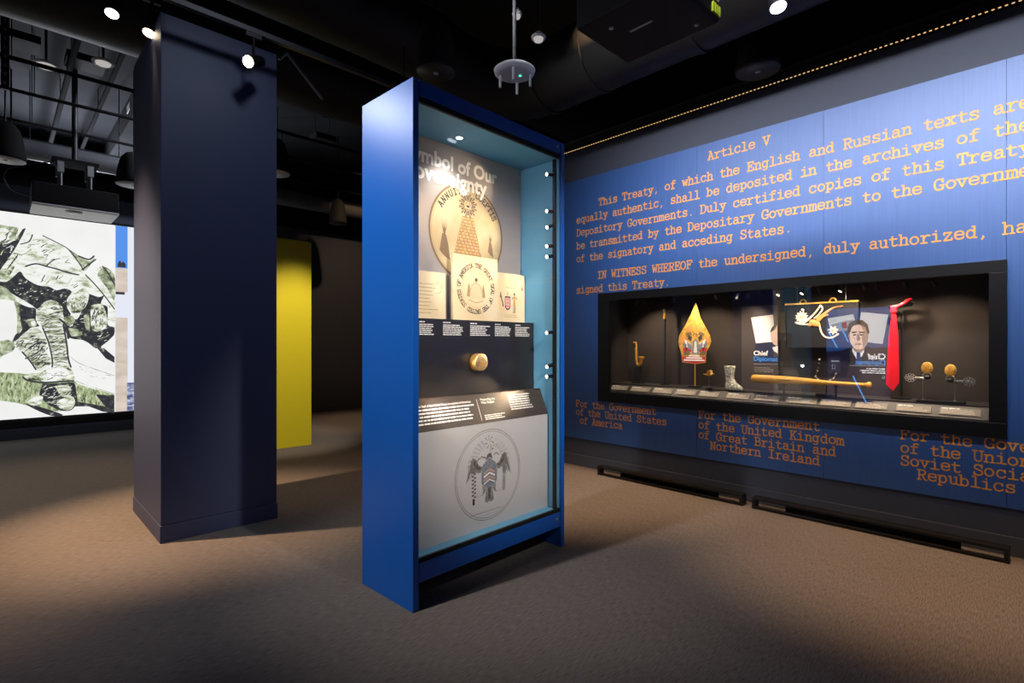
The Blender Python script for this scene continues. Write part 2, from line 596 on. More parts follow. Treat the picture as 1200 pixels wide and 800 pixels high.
def typed(mb, s, x, y, pitch, fr, h, k, wt=.17):
    for i, ch in enumerate(s):
        if ch == ' ':
            continue
        jx, jy = random.uniform(-.03, .03), random.uniform(-.03, .03)
        for st in STR[ch]:
            mb.line([(x+(i+p[0]+jx)*pitch, y+(p[1]+jy)*pitch) for p in st], wt*pitch, fr, h, k)


def arc_typed(mb, s, c, r, a0, a1, size, fr, h, k, wt=.2):
    """letters round a circle, tops outwards, from angle a0 to a1 (degrees)"""
    for i, ch in enumerate(s):
        if ch == ' ':
            continue
        a = math.radians(a0+(a1-a0)*i/max(len(s)-1, 1))
        up = Vector((math.cos(a), math.sin(a)))
        rt = Vector((up.y, -up.x))
        for st in STR[ch]:
            mb.line([Vector(c)+up*(r+p[1]*size)+rt*((p[0]-.5)*size) for p in st], wt*size, fr, h, k, round_=False)


# ================================================================== THE ROOM
WX = 4.37          # right wall face
struct(MB().box((-2.6, -4, -.1), (9, 13, 0), 'carpet').build('floor'))
struct(MB().box((-2.6, -4, 4.8), (9, 13, 4.95), 'ceil').build('ceiling'))
struct(MB().box((-2.5, -4, 0), (-2.3, 13, 4.8), 'wall').build('wall_left'))
struct(MB().box((-2.6, -4.2, 0), (9, -4, 4.8), 'wall').build('wall_front'))
struct(MB().box((8.8, -4, 0), (9, 13, 4.8), 'wall').build('wall_far'))
struct(MB().box((-2.3, 12.8, 0), (8.8, 13, 4.8), 'blackm').build('wall_beyond'))
struct(MB().box((-2.3, 9.62, 0), (8.8, 9.9, 3.375), 'wall').build('wall_back'))
# right wall with the opening for the built-in case
CY0, CY1, CZ0, CZ1 = .25, 3.15, .745, 1.75
w = MB()
for lo, hi in (((WX, -4, 0), (4.95, CY0, 3.385)), ((WX, CY1, 0), (4.95, 5.6, 3.385)),
               ((WX, CY0, 0), (4.95, CY1, CZ0)), ((WX, CY0, CZ1), (4.95, CY1, 3.385))):
    w.box(lo, hi, 'wall')
struct(w.build('wall_right'))
struct(MB().box((4.352, -4, 0), (WX, 5.6, .115), 'wall').build('baseboard_right', bevel=.003))
struct(MB().box((-2.3, 9.60, 0), (8.8, 9.62, .14), 'wall').build('baseboard_back', bevel=.003))
# black shadow gap, its channel and the LED strip along the wall top
struct(MB().box((4.34, -4, 3.305), (4.37, 5.6, 3.378), 'blackm').build('trim_1'))
struct(MB().box((4.325, -4, 3.378), (4.385, 5.6, 3.400), 'pipe').build('trim_2'))
ls = MB()
ls.box((4.335, -3.5, 3.292), (4.369, 5.58, 3.305), 'black')
y = -3.4
while y < 5.55:
    ls.box((4.331, y, 3.2955), (4.336, y+.014, 3.3015), 'led')
    y += .030
tag(ls.build('led_strip'), 'thin dotted amber light strip running along the top of the blue text wall', 'light strip')

# ================================================================== MURAL
MX = 4.354
fr = frame((MX, 0, 0), (0, -1, 0), (0, 0, 1))          # u runs to the viewer's right
mu = MB()
ph = [(-2.5, .206), (.213, 1.190), (1.194, 2.17), (2.176, 3.15), (3.156, 4.2)]
oy0, oy1, oz0, oz1 = .225, 3.18, .72, 1.765
for y0, y1 in ((-2.5, .207), (.209, 1.191), (1.193, 2.175), (2.177, 3.185), (3.187, 4.3)):
    c0, c1 = max(y0, oy0), min(y1, oy1)
    if c1 > c0:
        mu.box((MX, y0, .285), (WX-.0006, y1, oz0), 'mural')
        mu.box((MX, y0, oz1), (WX-.0006, y1, 2.985), 'mural')
        if c0 > y0:
            mu.box((MX, y0, oz0), (WX-.0006, c0, oz1), 'mural')
        if c1 < y1:
            mu.box((MX, c1, oz0), (WX-.0006, y1, oz1), 'mural')
    else:
        mu.box((MX, y0, .285), (WX-.0006, y1, 2.985), 'mural')
P = .0568
for s, yl, z in (('Article V', 2.076, 2.842),
                 ('This Treaty, of which the English and Russian texts are', 3.222, 2.667),
                 ('equally authentic, shall be deposited in the archives of the', 3.507, 2.532),
                 ('Depository Governments. Duly certified copies of this Treaty', 3.507, 2.397),
                 ('be transmitted by the Depositary Governments to the Governments', 3.507, 2.262),
                 ('of the signatory and acceding States.', 3.507, 2.127),
                 ('IN WITNESS WHEREOF the undersigned, duly authorized, have', 3.238, 1.932),
                 ('signed this Treaty.', 3.507, 1.800)):
    typed(mu, s, -yl, z, P, fr, .0015, 'orange')
for x0, rows in ((3.514, (('For the Government', 0, .618), ('of the United States', 0, .532), ('of America', 1, .446))),
                 (2.161, (('For the Government', 0, .631), ('of the United Kingdom', 0, .545), ('of Great Britain and', 0, .459), ('Northern Ireland', 2, .377))),
                 (.731, (('For the Government', 0, .633), ('of the Union of', 0, .547), ('Soviet Socialist', 0, .461), ('Republics', 1.75, .381)))):
    for s, ind, z in rows:
        typed(mu, s, -x0+ind*.0526, z, .0526, fr, .0015, 'orange')
tag(mu.build('text_mural'), 'large blue wall panel printed with orange typewriter treaty text', 'wall graphic')

# ================================================================== WALL CASE
wc = thing('framed_display_case', 'long black framed glass showcase built into the blue text wall', 'display case', (4.31, 1.7, .70))
f = MB()
fo = (.204, 3.20, .70, 1.775)
fi = (.285, 3.065, .795, 1.70)
for y0, y1, z0, z1 in ((fo[0], fo[1], fo[2], fi[2]), (fo[0], fo[1], fi[3], fo[3]), (fo[0], fi[0], fi[2], fi[3]), (fi[1], fo[1], fi[2], fi[3])):
    f.box((4.31, y0, z0), (4.3515, y1, z1), 'black')
f.build('frame', wc, True, bevel=.002)
g = MB().box((4.318, fi[0]-.01, fi[2]-.01), (4.324, fi[1]+.01, fi[3]+.01), 'glassw')
g.build('glass_pane', wc, True)
MB().box((4.731, CY0+.002, CZ0+.004), (4.76, CY1-.002, CZ1-.004), 'caseback').build('back_lining', wc, True)
MB().box((4.3725, CY0+.004, CZ0+.004), (4.73, CY0+.03, CZ1-.004), 'caseback').build('side_lining', wc, True)
MB().box((4.3725, CY1-.03, CZ0+.004), (4.73, CY1-.004, CZ1-.004), 'caseback').build('side_lining', wc, True)
MB().box((4.3725, CY0+.03, CZ1-.02), (4.73, CY1-.03, CZ1-.004), 'caseback').build('top_lining', wc, True)
df = frame((0, CY0+.031, 0), (1, 0, 0), (0, 0, 1))          # the caption cards lean on this slope
MB().box((4.4505, CY0+.031, .760), (4.73, CY1-.031, .8794), 'casedeck').build('deck', wc, True)
MB().prism([(4.3725, .760), (4.3725, .800), (4.45, .868), (4.45, .760)], df, 0, -(CY1-CY0-.062), 'casedeck').build('caption_slope', wc, True)
MB().box((4.40, CY0+.03, 1.715), (4.44, CY1-.03, CZ1-.0205), 'black').build('light_track', wc, True)
# small spotlights hung from the track
lit = {914, 942, 987}
for px in (745, 757, 789, 811, 840, 864, 876, 890, 914, 942, 961, 987, 1014, 1028, 1061, 1095):
    yy = onX(px, 345, 4.42).y
    h = MB()
    h.tube([(4.42, yy, 1.716), (4.42, yy, 1.690)], .005, 'black', 8)
    tdir = Vector((.6, random.uniform(-.5, .5), -.7)).normalized() if px not in lit else Vector((-.25, .35, -.6)).normalized()
    c = Vector((4.42, yy, 1.676))
    h.tube([c-tdir*.028, c+tdir*.020, c+tdir*.026], [.013, .015, .017], 'black', 12)
    h.lathe([(.0125, .0262), (.0125, .0275)], 'lamps', c, tdir, 12)
    h.build('spotlight', wc, True)
for y, ty, p in ((2.75, 2.72, 6.0), (2.2, 2.22, 4.5), (1.85, 1.92, 5), (1.35, 1.30, 4.5), (1.52, 1.48, 3), (1.0, 1.2, 7), (.8, .82, 8), (.5, .52, 4)):
    spot((4.40, y, 1.66), (4.60, ty, 1.28), p*3.6, 112, .7, WARMW, .012, 'case_lamp')

# --- things in the wall case
DK = .880


def cpt(px, py, X):
    return onX(px, py, X)


# shadow-puppet leaf
X = 4.52
pup = thing('leaf_shadow_puppet', 'pointed gold leaf-shaped shadow puppet on a rod, with red foot', 'puppet', (X, cpt(814, 440, X).y, DK))
out = [(815.5, 355), (818, 364), (821, 373), (826, 382), (832, 393), (833.2, 400), (831, 406), (828, 411), (827, 416), (827, 424.5), (815, 426), (799.5, 424), (799, 416), (798, 411), (796, 405), (795, 400), (796.5, 393), (803, 381.5), (808, 372), (812, 363)]
fp = frame((X, 0, 0), (0, -1, 0), (0, 0, 1))
def pp(px, py):
    q = cpt(px, py, X)
    return (-q.y, q.z)
pb = MB()
pb.prism([pp(*q) for q in out], fp, -.004, .0, 'goldp')
cx0 = 815
def pshape(pts, k, h=.0006, mirror=True):
    pb.flat([pp(*q) for q in pts], fp, h, k)
    if mirror:
        pb.flat([pp(2*cx0-1-q[0], q[1]) for q in pts][::-1], fp, h, k)
pshape([(799.5, 417.5), (827, 418), (827, 424.5), (815, 426), (799.5, 424)], 'redp', .0006, False)
for k_, (a, b) in enumerate(((803, 811), (805, 809), (807, 807))):
    pshape([(801+k_*3, 422.5-k_*2.6), (826-k_*3, 423-k_*2.6), (825.5-k_*3, 421.3-k_*2.6), (801.5+k_*3, 420.8-k_*2.6)], 'wtext', .0012, False)
pshape([(811, 414.5), (819, 414.5), (818, 400), (815, 396), (812, 400)], 'slate', .001, False)
pshape([(813, 413), (817, 413), (816, 400), (814, 400)], 'wtext', .0016, False)
pshape([(802, 397), (809, 402), (811, 410), (804, 406)], 'wtext', .001)
pshape([(801, 400), (805, 404), (803, 408), (800, 404)], 'slate', .0013)
pshape([(800, 408), (810, 405), (810, 412), (801, 413)], 'redp', .0008)
pshape([(801, 412), (808, 411), (809, 416), (801, 416)], 'inkm', .0011)
pshape([(803, 391), (809, 388), (811, 392), (806, 395)], 'inkm', .0008)
pshape([(804, 384), (811, 378), (813, 387), (808, 390)], 'coral', .0008)
pshape([(798, 396), (802, 391), (803, 397), (799, 402)], 'coral', .0007)
pshape([(805, 400), (810, 404), (811, 411), (806, 408)], 'slate', .0016)
pshape([(802.5, 404), (806, 409), (804, 412)], 'ink', .0017)
pshape([(807, 392), (811, 395), (810, 400), (806, 397)], 'ink', .0009)
pshape([(812, 372), (815, 366), (818, 373), (815, 379)], 'coral', .0008, False)
pb.ring(pp(814.8, 393.5), .017, .024, fp, .0014, 'hair', 20, 0, PI)
pb.line([pp(*q) for q in out], .006, fp, .001, 'gold', True)
pb.line([pp(815, 412), pp(815, 362)], .003, fp, .0018, 'brass')
pb.build('leaf', pup, True)
pr = MB()
yb = cpt(814, 440, X).y
pr.tube([(X+.006, yb, DK+.012), (X+.008, yb, 1.09), (X+.009, yb, 1.45)], [.006, .005, .003], 'brass', 8)
pr.build('rod', pup, True)
MB().box((X-.03, yb-.05, DK), (X+.05, yb+.05, DK+.012), 'blackm').build('base', pup, True, bevel=.002)

# saxophone on a plinth
X = 4.58
sy = cpt(747, 440, X).y
pl = thing('display_plinth', 'small black plinth under the saxophone at the case end', 'plinth', (X, sy, DK))
MB().box((X-.03, sy-.05, DK), (X+.05, sy+.05, DK+.012), 'blackm').box((X-.015, sy-.03, DK+.012), (X+.03, sy+.03, 1.045), 'blackm').build('block', pl, True, bevel=.002)
sx = thing('saxophone', 'small brass saxophone at the far left end of the wall case', 'saxophone', (X, sy, 1.045))
b = MB()
b.tube(smooth_path([(X, sy+.012, 1.265), (X, sy+.010, 1.20), (X, sy+.008, 1.11), (X, sy+.002, 1.075), (X, sy-.018, 1.062), (X, sy-.034, 1.080), (X, sy-.040, 1.11), (X, sy-.044, 1.145)], 4),
       [.008+.012*(i/28)**1.3+(.012 if i > 25 else 0) for i in range(29)], 'brass', 14)
b.build('body', sx, True)
MB().tube(smooth_path([(X, sy+.012, 1.262), (X, sy+.020, 1.285), (X, sy+.045, 1.288)], 4), [.008]*5+[.006]*4, 'brass', 10).tube([(X, sy+.044, 1.288), (X, sy+.068, 1.282)], .006, 'black', 8).build('neck', sx, True)
kk = MB()
for i in range(6):
    kk.lathe([(.007, 0), (.007, .004)], 'gold', (X-.014-.001*i, sy+.009-.0006*i, 1.23-i*.022), (-1, 0, 0), 10)
kk.tube([(X-.016, sy+.016, 1.24), (X-.02, sy+.012, 1.10)], .002, 'gold', 6)
kk.build('keys', sx, True)
MB().tube([(X, sy-.012, 1.0451), (X, sy-.012, 1.062)], .006, 'blackm', 8).build('support', sx, True)

# walking stick
X = 4.60
cy = cpt(779, 440, X).y
ck = thing('ceremonial_cane', 'tall dark walking stick with gold collar and silver knob', 'cane', (X, cy, DK))
MB().tube([(X, cy, DK+.012), (X, cy, 1.545)], [.008, .012], 'blackm', 12).build('shaft', ck, True)
MB().lathe([(.0125, 1.51), (.015, 1.525), (.013, 1.55), (.011, 1.57)], 'gold', (X, cy, 0)).build('collar', ck, True)
MB().ball((X, cy, 1.592), (.016, .016, .022), 'silver').build('knob', ck, True)
MB().lathe([(.04, 0), (.04, .01), (.02, .012)], 'blackm', (X, cy, DK)).build('base', ck, True)

# gold bird
X = 4.44
by = cpt(831, 440, X).y
bd = thing('gold_bird_figurine', 'tiny gold bird figurine raised on a thin rod between puppet and boot', 'figurine', (X, by, DK))
zb = cpt(831, 439, X).z
q = MB()
q.ball((X, by, zb), (.014, .030, .012), 'gold')
q.ball((X, by-.026, zb+.010), (.009, .011, .009), 'gold')
q.tube([(X, by-.034, zb+.010), (X, by-.050, zb+.008)], [.004, .0008], 'gold', 8)
q.tube([(X, by+.024, zb+.002), (X, by+.052, zb+.004)], [.008, .003], 'gold', 8)
q.build('body', bd, True)
for s in (-1, 1):
    MB().prism([(-.018, 0), (.016, 0), (.022, .030), (.004, .042), (-.012, .026)], frame((X+s*.010, by, zb+.005), (0, -1, 0), (s*.35, 0, 1)), -.002, .002, 'gold').build('wing', bd, True)
MB().tube([(X, by, DK+.010), (X, by, zb-.008)], .003, 'steel', 8).lathe([(.025, DK), (.025, DK+.008), (.01, DK+.010)], 'blackm', (X, by, 0)).build('stand', bd, True)

# crystal boot
X = 4.47
b0 = cpt(857, 457, X)
bt = MB()
byy = cpt(856, 440, X).y
def ell(z, cy_, ry, rx):
    return [(X+rx*math.cos(2*PI*i/20), cy_+ry*math.sin(2*PI*i/20), z) for i in range(20)]
secs = [ell(DK+z, byy+c_, ry, rx) for z, c_, ry, rx in ((.000, -.030, .072, .030), (.010, -.032, .078, .034), (.028, -.034, .080, .036), (.050, -.022, .064, .035), (.070, -.006, .044, .034), (.095, .004, .035, .032), (.130, .006, .036, .033), (.170, .006, .042, .037), (.195, .006, .046, .040), (.205, .006, .047, .041), (.205, .006, .040, .034), (.16, .006, .034, .028))]
vv = [p for s_ in secs for p in s_]
# push the toe out and down
vv2 = []
for p in vv:
    yy, zz = p[1], p[2]-DK
    toe = max(0, (byy-.03-yy)/.08)
    vv2.append((X+(p[0]-X)*(1-.25*toe), yy, p[2]-zz*.35*toe if zz < .08 else p[2]))
ff = []
for i in range(len(secs)-1):
    for j in range(20):
        a, c_ = i*20+j, i*20+(j+1) % 20
        ff.append((a, c_, c_+20, a+20))
ff.append(tuple(range(20))[::-1])
ff.append(tuple(range((len(secs)-1)*20, len(secs)*20)))
bt.add(vv2, ff, 'crystal', True)
tag(bt.build('crystal_boot'), 'clear cut-glass boot standing left of the baseball bat', 'boot')

# baseball bat on two supports
X = 4.43
bl, br = cpt(880.5, 443, X), cpt(1021, 451.5, X)
bat = thing('baseball_bat', 'yellow wooden baseball bat lying along the front of the case', 'bat', (X, (bl.y+br.y)/2, DK))
L = (br-bl).length
dv = (br-bl).normalized()
MB().lathe([(.0, 0), (.016, .002), (.028, .012), (.0315, .035), (.0325, .10), (.032, .22), (.030, .32), (.0255, .42), (.019, .52), (.0155, .62), (.0145, .70), (.0145, L-.04)], 'wood', bl, dv, 24).build('barrel', bat, True)
MB().lathe([(.0145, L-.042), (.017, L-.03), (.024, L-.018), (.025, L-.008), (.021, L)], 'wood', bl, dv, 24).build('knob', bat, True)
lo = frame(bl+dv*.26+Vector((-.0315, 0, 0)), (0, -1, 0), (0, 0, 1))
MB().flat([(-.05, .003), (.05, .0025), (.05, .0065), (-.05, .007)], lo, .0012, 'ink').build('stamp', bat, True)
for t, r_ in ((.25, .031), (L-.22, .0145)):
    c = bl+dv*t
    MB().tube([(X, c.y, .873 if X < 4.45 else DK), (X, c.y, c.z-r_+.001)], .006, 'blackm', 8).box((X-.012, c.y-.012, c.z-r_-.012), (X+.012, c.y+.012, c.z-r_+.002), 'blackm').build('support', bat, True)

# lacquer picture hung on two wires
X = 4.62
pic = thing('lacquer_picture', 'black lacquer picture of shell flowers and orange bird, hung on wires', 'picture', (X, 1.27, 1.40))
tl, tr, blp, brp = cpt(922, 358, X), cpt(1004, 353, X), cpt(922, 408, X), cpt(1004, 404, X)
y1, y0 = tl.y, tr.y
z1, z0 = (tl.z+tr.z)/2, (blp.z+brp.z)/2
MB().box((X, y0, z0), (X+.02, y1, z1), 'blackm').build('panel', pic, True, bevel=.002)
fb = MB()
for lo_, hi_ in (((X-.008, y0-.012, z0-.012), (X+.024, y1+.012, z0)), ((X-.008, y0-.012, z0), (X+.024, y0, z1)), ((X-.008, y1, z0), (X+.024, y1+.012, z1))):
    fb.box(lo_, hi_, 'black')
fb.build('frame', pic, True, bevel=.002)
MB().box((X-.010, y0-.012, z1), (X+.024, y1+.012, z1+.012), 'gold').build('top_edge', pic, True, bevel=.002)
for px in (941, 976):
    yy = cpt(px, 352, X).y
    MB().tube([(X, yy+.022, z1+.010)]+[(X, yy+.022*math.cos(a*PI/8), z1+.012+.026*math.sin(a*PI/8)) for a in range(9)], .006, 'gold', 8).build('clasp', pic, True)
for px in (934, 991):
    yy = cpt(px, 345, X).y
    MB().tube([(X+.005, yy, z1+.011), (X+.005, yy, 1.7294)], .0016, 'steel', 6).build('hanging_wire', pic, True)
fpic = frame((X, 0, 0), (0, -1, 0), (0, 0, 1))
def qq(cx_, cy_):            # crop pixels of a tenth of a photo pixel
    q_ = cpt(915+cx_/10, 340+cy_/10, X)
    return Vector((-q_.y, q_.z))
for (cx_, cy_, r_, n_) in ((245, 315, .050, 12), (615, 470, .036, 7)):
    fl = MB()
    c = qq(cx_, cy_)
    for i in range(n_):
        a = 2*PI*i/n_+.2
        u_ = Vector((math.cos(a), math.sin(a)))
        n2 = Vector((-u_.y, u_.x))
        fl.prism([c+u_*.006, c+u_*r_*.55-n2*r_*.20, c+u_*r_, c+u_*r_*.55+n2*r_*.20], fpic, .0, .006+.002*(i % 2), 'shell')
    fl.lathe([(.010, 0), (.009, .010), (.004, .013)], 'gold', (X, -c.x, c.y), (-1, 0, 0), 12)
    fl.build('flower', pic, True)
brn = MB()
for pts, r_ in (([(470, 170), (430, 230), (360, 310), (270, 380), (180, 380)], .006), ([(470, 175), (490, 220), (440, 290), (390, 330)], .005),
                ([(320, 400), (220, 395), (170, 375)], .006), ([(450, 400), (480, 500), (530, 550), (600, 555), (680, 510)], .006), ([(250, 330), (300, 350), (340, 320), (380, 290)], .005)):
    brn.tube([(X-.003, -p.x, p.y) for p in smooth_path([qq(*p) for p in pts], 4)], r_, 'shell', 8)
brn.build('branches', pic, True)
bb = MB()
c = qq(400, 385)
bb.ball((X-.006, -c.x, c.y), (.010, .044, .026), 'coral', 14, Matrix.Rotation(.5, 3, 'X'))
c2 = qq(340, 405)
bb.ball((X-.006, -c2.x, c2.y), (.008, .016, .014), 'coral')
for pts in ([(430, 340), (520, 270), (620, 205), (730, 182)], [(430, 350), (490, 310), (560, 285)], [(430, 365), (480, 320), (540, 270)]):
    pa = [qq(*p) for p in pts]
    sp = smooth_path(pa, 4)
    bb.tube([(X-.005, -p.x, p.y) for p in sp], [.011*(1-i/len(sp))+.0015 for i in range(len(sp))], 'coral', 8)
bb.build('bird', pic, True)

# necklace on a stand
X = 4.50
nk = cpt(968, 447, X)
ns = thing('necklace_stand', 'low black stand and curved bar carrying the bead necklace', 'stand', (X, nk.y, DK))
npts = [cpt(px, py, X) for px, py in ((960.5, 421), (959, 431), (957, 437), (956, 441), (957.5, 443), (961, 446), (966.5, 446.8), (971, 446), (974.5, 444.5), (977.5, 443), (979, 439), (980, 437))]
MB().lathe([(.07, 0), (.07, .012), (.02, .014)], 'blackm', (X, nk.y, DK), n=24).build('base', ns, True)
MB().tube([(X+.010, nk.y, DK+.012), (X+.010, nk.y, npts[6].z)], .004, 'blackm', 8).tube([(p.x+.010, p.y, p.z) for p in npts], .005, 'blackm', 8).build('bar', ns, True)
ne = thing('bead_necklace', 'necklace of small silver beads looped behind the baseball bat', 'necklace', (X, nk.y, npts[6].z))
for i, p in enumerate(smooth_path(npts, 2)):
    MB().ball((p.x-.0045, p.y, p.z), .0045 if i % 3 else .0080, 'silver', 8).build('bead', ne, True)

# red tie on a collar form
X = 4.52
cf = thing('collar_form', 'black collar form on a rod holding up the red tie', 'stand', (X+.06, cpt(1052, 460, X).y, DK))
def tp(px, py, dx=0):
    q_ = cpt(px, py, X)
    return (X+dx, q_.y, q_.z)
ty, tz = tp(1050, 356)[1:]
cc = MB()
cc.tube([(X+.078+.045*math.sin(a), ty-.012-.062*math.cos(a), tz-.010+.008*math.cos(a)) for a in [i*PI/10 for i in range(-10, 11)]], .012, 'blackm', 10)
cc.build('collar', cf, True)
MB().tube([(X+.125, ty-.01, DK+.012), (X+.125, ty-.01, tz)], .006, 'blackm', 8).lathe([(.06, 0), (.06, .010), (.02, .012)], 'blackm', (X+.125, ty-.01, DK)).build('rod', cf, True)
tie = thing('red_necktie', 'bright red silk necktie hanging from a black collar form', 'necktie', tp(1045, 360))
tm = MB()
ft = frame((X, 0, 0), (0, -1, 0), (0, 0, 1))
def t2(px, py):
    q_ = cpt(px, py, X)
    return (-q_.y, q_.z)
tm.prism([t2(*p) for p in ((1044.6, 366), (1050, 365.5), (1052.5, 395), (1053.8, 440), (1053.5, 449), (1046.5, 458.5), (1038, 450), (1039, 430), (1041.5, 395), (1044, 372))], ft, -.005, .004, 'red')
tm.build('blade', tie, True, bevel=.003)
kn = MB()
kn.prism([t2(*p) for p in ((1043, 358.5), (1052.5, 357), (1050.4, 366.2), (1044.4, 366.8))], ft, -.010, .012, 'red')
kn.build('knot', tie, True, bevel=.005)
nb = MB()
nb.tube(smooth_path([tp(1050, 360, -.003), tp(1056, 357, -.002), tp(1062, 353, .015), (X+.07, tp(1065, 352)[1], tp(1065, 351)[2]+.006)], 4), [.011]*13, 'red', 8)
nb.build('neckband', tie, True)

# two ornaments on rods over one base block
X = 4.50
ba, bbk = cpt(1075, 471, X), cpt(1131, 474, X)
MBb = MB().box((X-.05, bbk.y, DK), (X+.05, ba.y, DK+.014), 'blackm')
tag(MBb.build('base_block', bevel=.002), 'low black block under the two rod-mounted ornaments', 'base')
def ornament(px, py, s, label, kgold, ksil):
    c = cpt(px, py, X)
    o = thing('ornate_rattle', label, 'ornament', (X, c.y, DK+.014), group='rod-mounted gold and silver ornaments')
    leaf = MB()
    leaf.ball((X, c.y, c.z), (.010, .032, .042), kgold, 16)
    for i in range(-2, 3):
        leaf.tube([(X-.0085, c.y+i*.004, c.z-.028), (X-.0112, c.y+i*.008, c.z), (X-.006, c.y+i*.006, c.z+.024)], .0016, 'brass', 6)
    leaf.build('gold_leaf', o, True)
    rg = MB()
    zc = c.z-.052
    rg.tube([(X, c.y+.022*math.cos(a*PI/8), zc+.020*math.sin(a*PI/8)) for a in range(-3, 12)], .005, 'silver', 8)
    rg.ball((X, c.y, zc-.012), (.014, .022, .014), 'black', 10)
    rg.build('ring_mount', o, True)
    hd = MB()
    z2 = zc-.018
    hd.tube([(X, c.y+s*.012, z2), (X, c.y+s*.060, z2)], [.007, .009], ksil, 10)
    for i in range(9):
        a = i*2*PI/9
        cc_ = Vector((X, c.y+s*.092+.022*math.cos(a), z2+.020*math.sin(a)))
        hd.tube([cc_+Vector((0, .009*math.cos(t*PI/5), .009*math.sin(t*PI/5))) for t in range(11)], .0024, ksil, 6)
    hd.ball((X, c.y+s*.092, z2), (.007, .010, .010), ksil, 8)
    hd.build('openwork_handle', o, True)
    MB().tube([(X, c.y+s*.022, DK+.0142), (X, c.y+s*.022, z2)], .003, 'steel', 8).lathe([(.010, 0), (.006, .006)], 'steel', (X, c.y+s*.022, DK+.0142), n=12).build('mount_rod', o, True)
ornament(1086.5, 431, 1, 'gold oval and silver openwork ornament beside the red tie, handle to left', 'goldp', 'silver')
ornament(1114, 434, -1, 'gold oval ornament with dark openwork handle pointing right, nearest the case corner', 'goldp', 'ginkd')

# caption cards along the sloping front
spn = [(714, 735), (739, 761), (765, 787), (791, 815), (819, 842), (851, 878), (884, 913), (921, 957), (961, 997), (1002, 1040), (1050, 1091), (1101, 1149)]
what = ['first caption card, at the far left end below the saxophone', 'caption card below the space between saxophone and cane', 'caption card at the foot of the dark cane', 'caption card just left of the puppet rod',
        'caption card below the tiny gold bird', 'caption card directly below the crystal boot', 'caption card below the thick barrel end of the bat', 'caption card below the bat label, under the lacquer picture',
        'caption card in front of the bead necklace stand', 'caption card below the bat knob', 'caption card between the red tie and the ornament block', 'last caption card at the right end, in front of the ornaments']
cn = Vector((-.068, 0, .0775)).normalized()
cv = Vector((.0775, 0, .068)).normalized()
for (a, bq), lb in zip(spn, what):
    ya, yb_ = onX(a, 460, 4.40).y, onX(bq, 470, 4.40).y
    ya = min(ya, 3.105)
    fc = frame((4.3865, ya, .8150), (0, -1, 0), cv)
    cm = MB()
    wd = ya-yb_
    cm.prism([(0, 0), (wd, 0), (wd, .062), (0, .062)], fc, .0014, .004, 'card')
    cm.greek(.008, .050, wd*.45, 1, .01, .007, fc, .0046, 'wtext', 0)
    cm.greek(.008, .040, wd-.016, 4, .010, .005, fc, .0046, 'cardtext')
    tag(cm.build('caption_card'), lb, 'caption card', 'caption cards along the case front')

# double reflection of the portrait panel, painted on a board in the case
X = 4.70
gp = MB()
fg = frame((X, 0, 0), (0, -1, 0), (0, 0, 1))
def g2(px, py):
    q_ = cpt(px, py, X)
    return (-q_.y, q_.z)
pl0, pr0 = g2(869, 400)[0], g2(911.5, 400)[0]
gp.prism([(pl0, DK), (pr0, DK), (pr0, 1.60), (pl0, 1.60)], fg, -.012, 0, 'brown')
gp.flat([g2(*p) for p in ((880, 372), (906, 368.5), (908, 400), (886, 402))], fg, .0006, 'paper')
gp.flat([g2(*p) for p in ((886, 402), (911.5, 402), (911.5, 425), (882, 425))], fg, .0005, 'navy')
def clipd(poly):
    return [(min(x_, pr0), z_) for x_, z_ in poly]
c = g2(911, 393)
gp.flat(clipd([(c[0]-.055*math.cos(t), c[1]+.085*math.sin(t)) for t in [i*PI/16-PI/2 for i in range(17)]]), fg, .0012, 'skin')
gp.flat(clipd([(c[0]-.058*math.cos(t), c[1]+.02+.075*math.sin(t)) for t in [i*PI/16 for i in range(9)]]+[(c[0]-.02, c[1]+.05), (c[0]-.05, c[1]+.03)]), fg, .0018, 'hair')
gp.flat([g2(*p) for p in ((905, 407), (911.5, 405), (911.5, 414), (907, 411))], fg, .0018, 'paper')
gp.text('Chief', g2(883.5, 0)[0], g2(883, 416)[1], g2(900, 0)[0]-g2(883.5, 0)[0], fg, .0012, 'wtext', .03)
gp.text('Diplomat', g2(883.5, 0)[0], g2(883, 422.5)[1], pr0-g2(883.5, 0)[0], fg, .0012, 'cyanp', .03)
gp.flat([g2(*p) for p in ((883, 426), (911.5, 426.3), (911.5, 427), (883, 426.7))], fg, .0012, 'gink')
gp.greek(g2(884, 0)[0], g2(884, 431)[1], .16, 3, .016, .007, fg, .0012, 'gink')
tag(gp.build('painted_reflection'), 'dim upright board painted as the glass reflection of half a man portrait and white paper, between boot and picture', 'graphic panel')

# floor guard rails in front of the wall
def guard(y0, y1, label):
    r = thing('floor_guard_rail', label, 'rail', (4.185, (y0+y1)/2, 0), group='low black rails along the text wall')
    MB().box((4.183, y0, .068), (4.26, y1, .088), 'black').build('top_bar', r, True, bevel=.002)
    MB().box((4.183, y0+.02, .006), (4.198, y1-.02, .022), 'black').build('bottom_bar', r, True, bevel=.002)
    MB().box((4.250, y0+.22, 0), (4.256, y1-.22, .0675), 'blackm').build('back_plate', r, True)
    for yy in (y0, y1-.024):
        MB().box((4.183, yy, 0), (4.26, yy+.024, .0675), 'black').build('post', r, True, bevel=.002)
guard(1.713, 3.111, 'low black floor rail below the wall case, further from the viewer')
guard(.187, 1.640, 'low black floor rail below the wall case, nearer end with open corner')

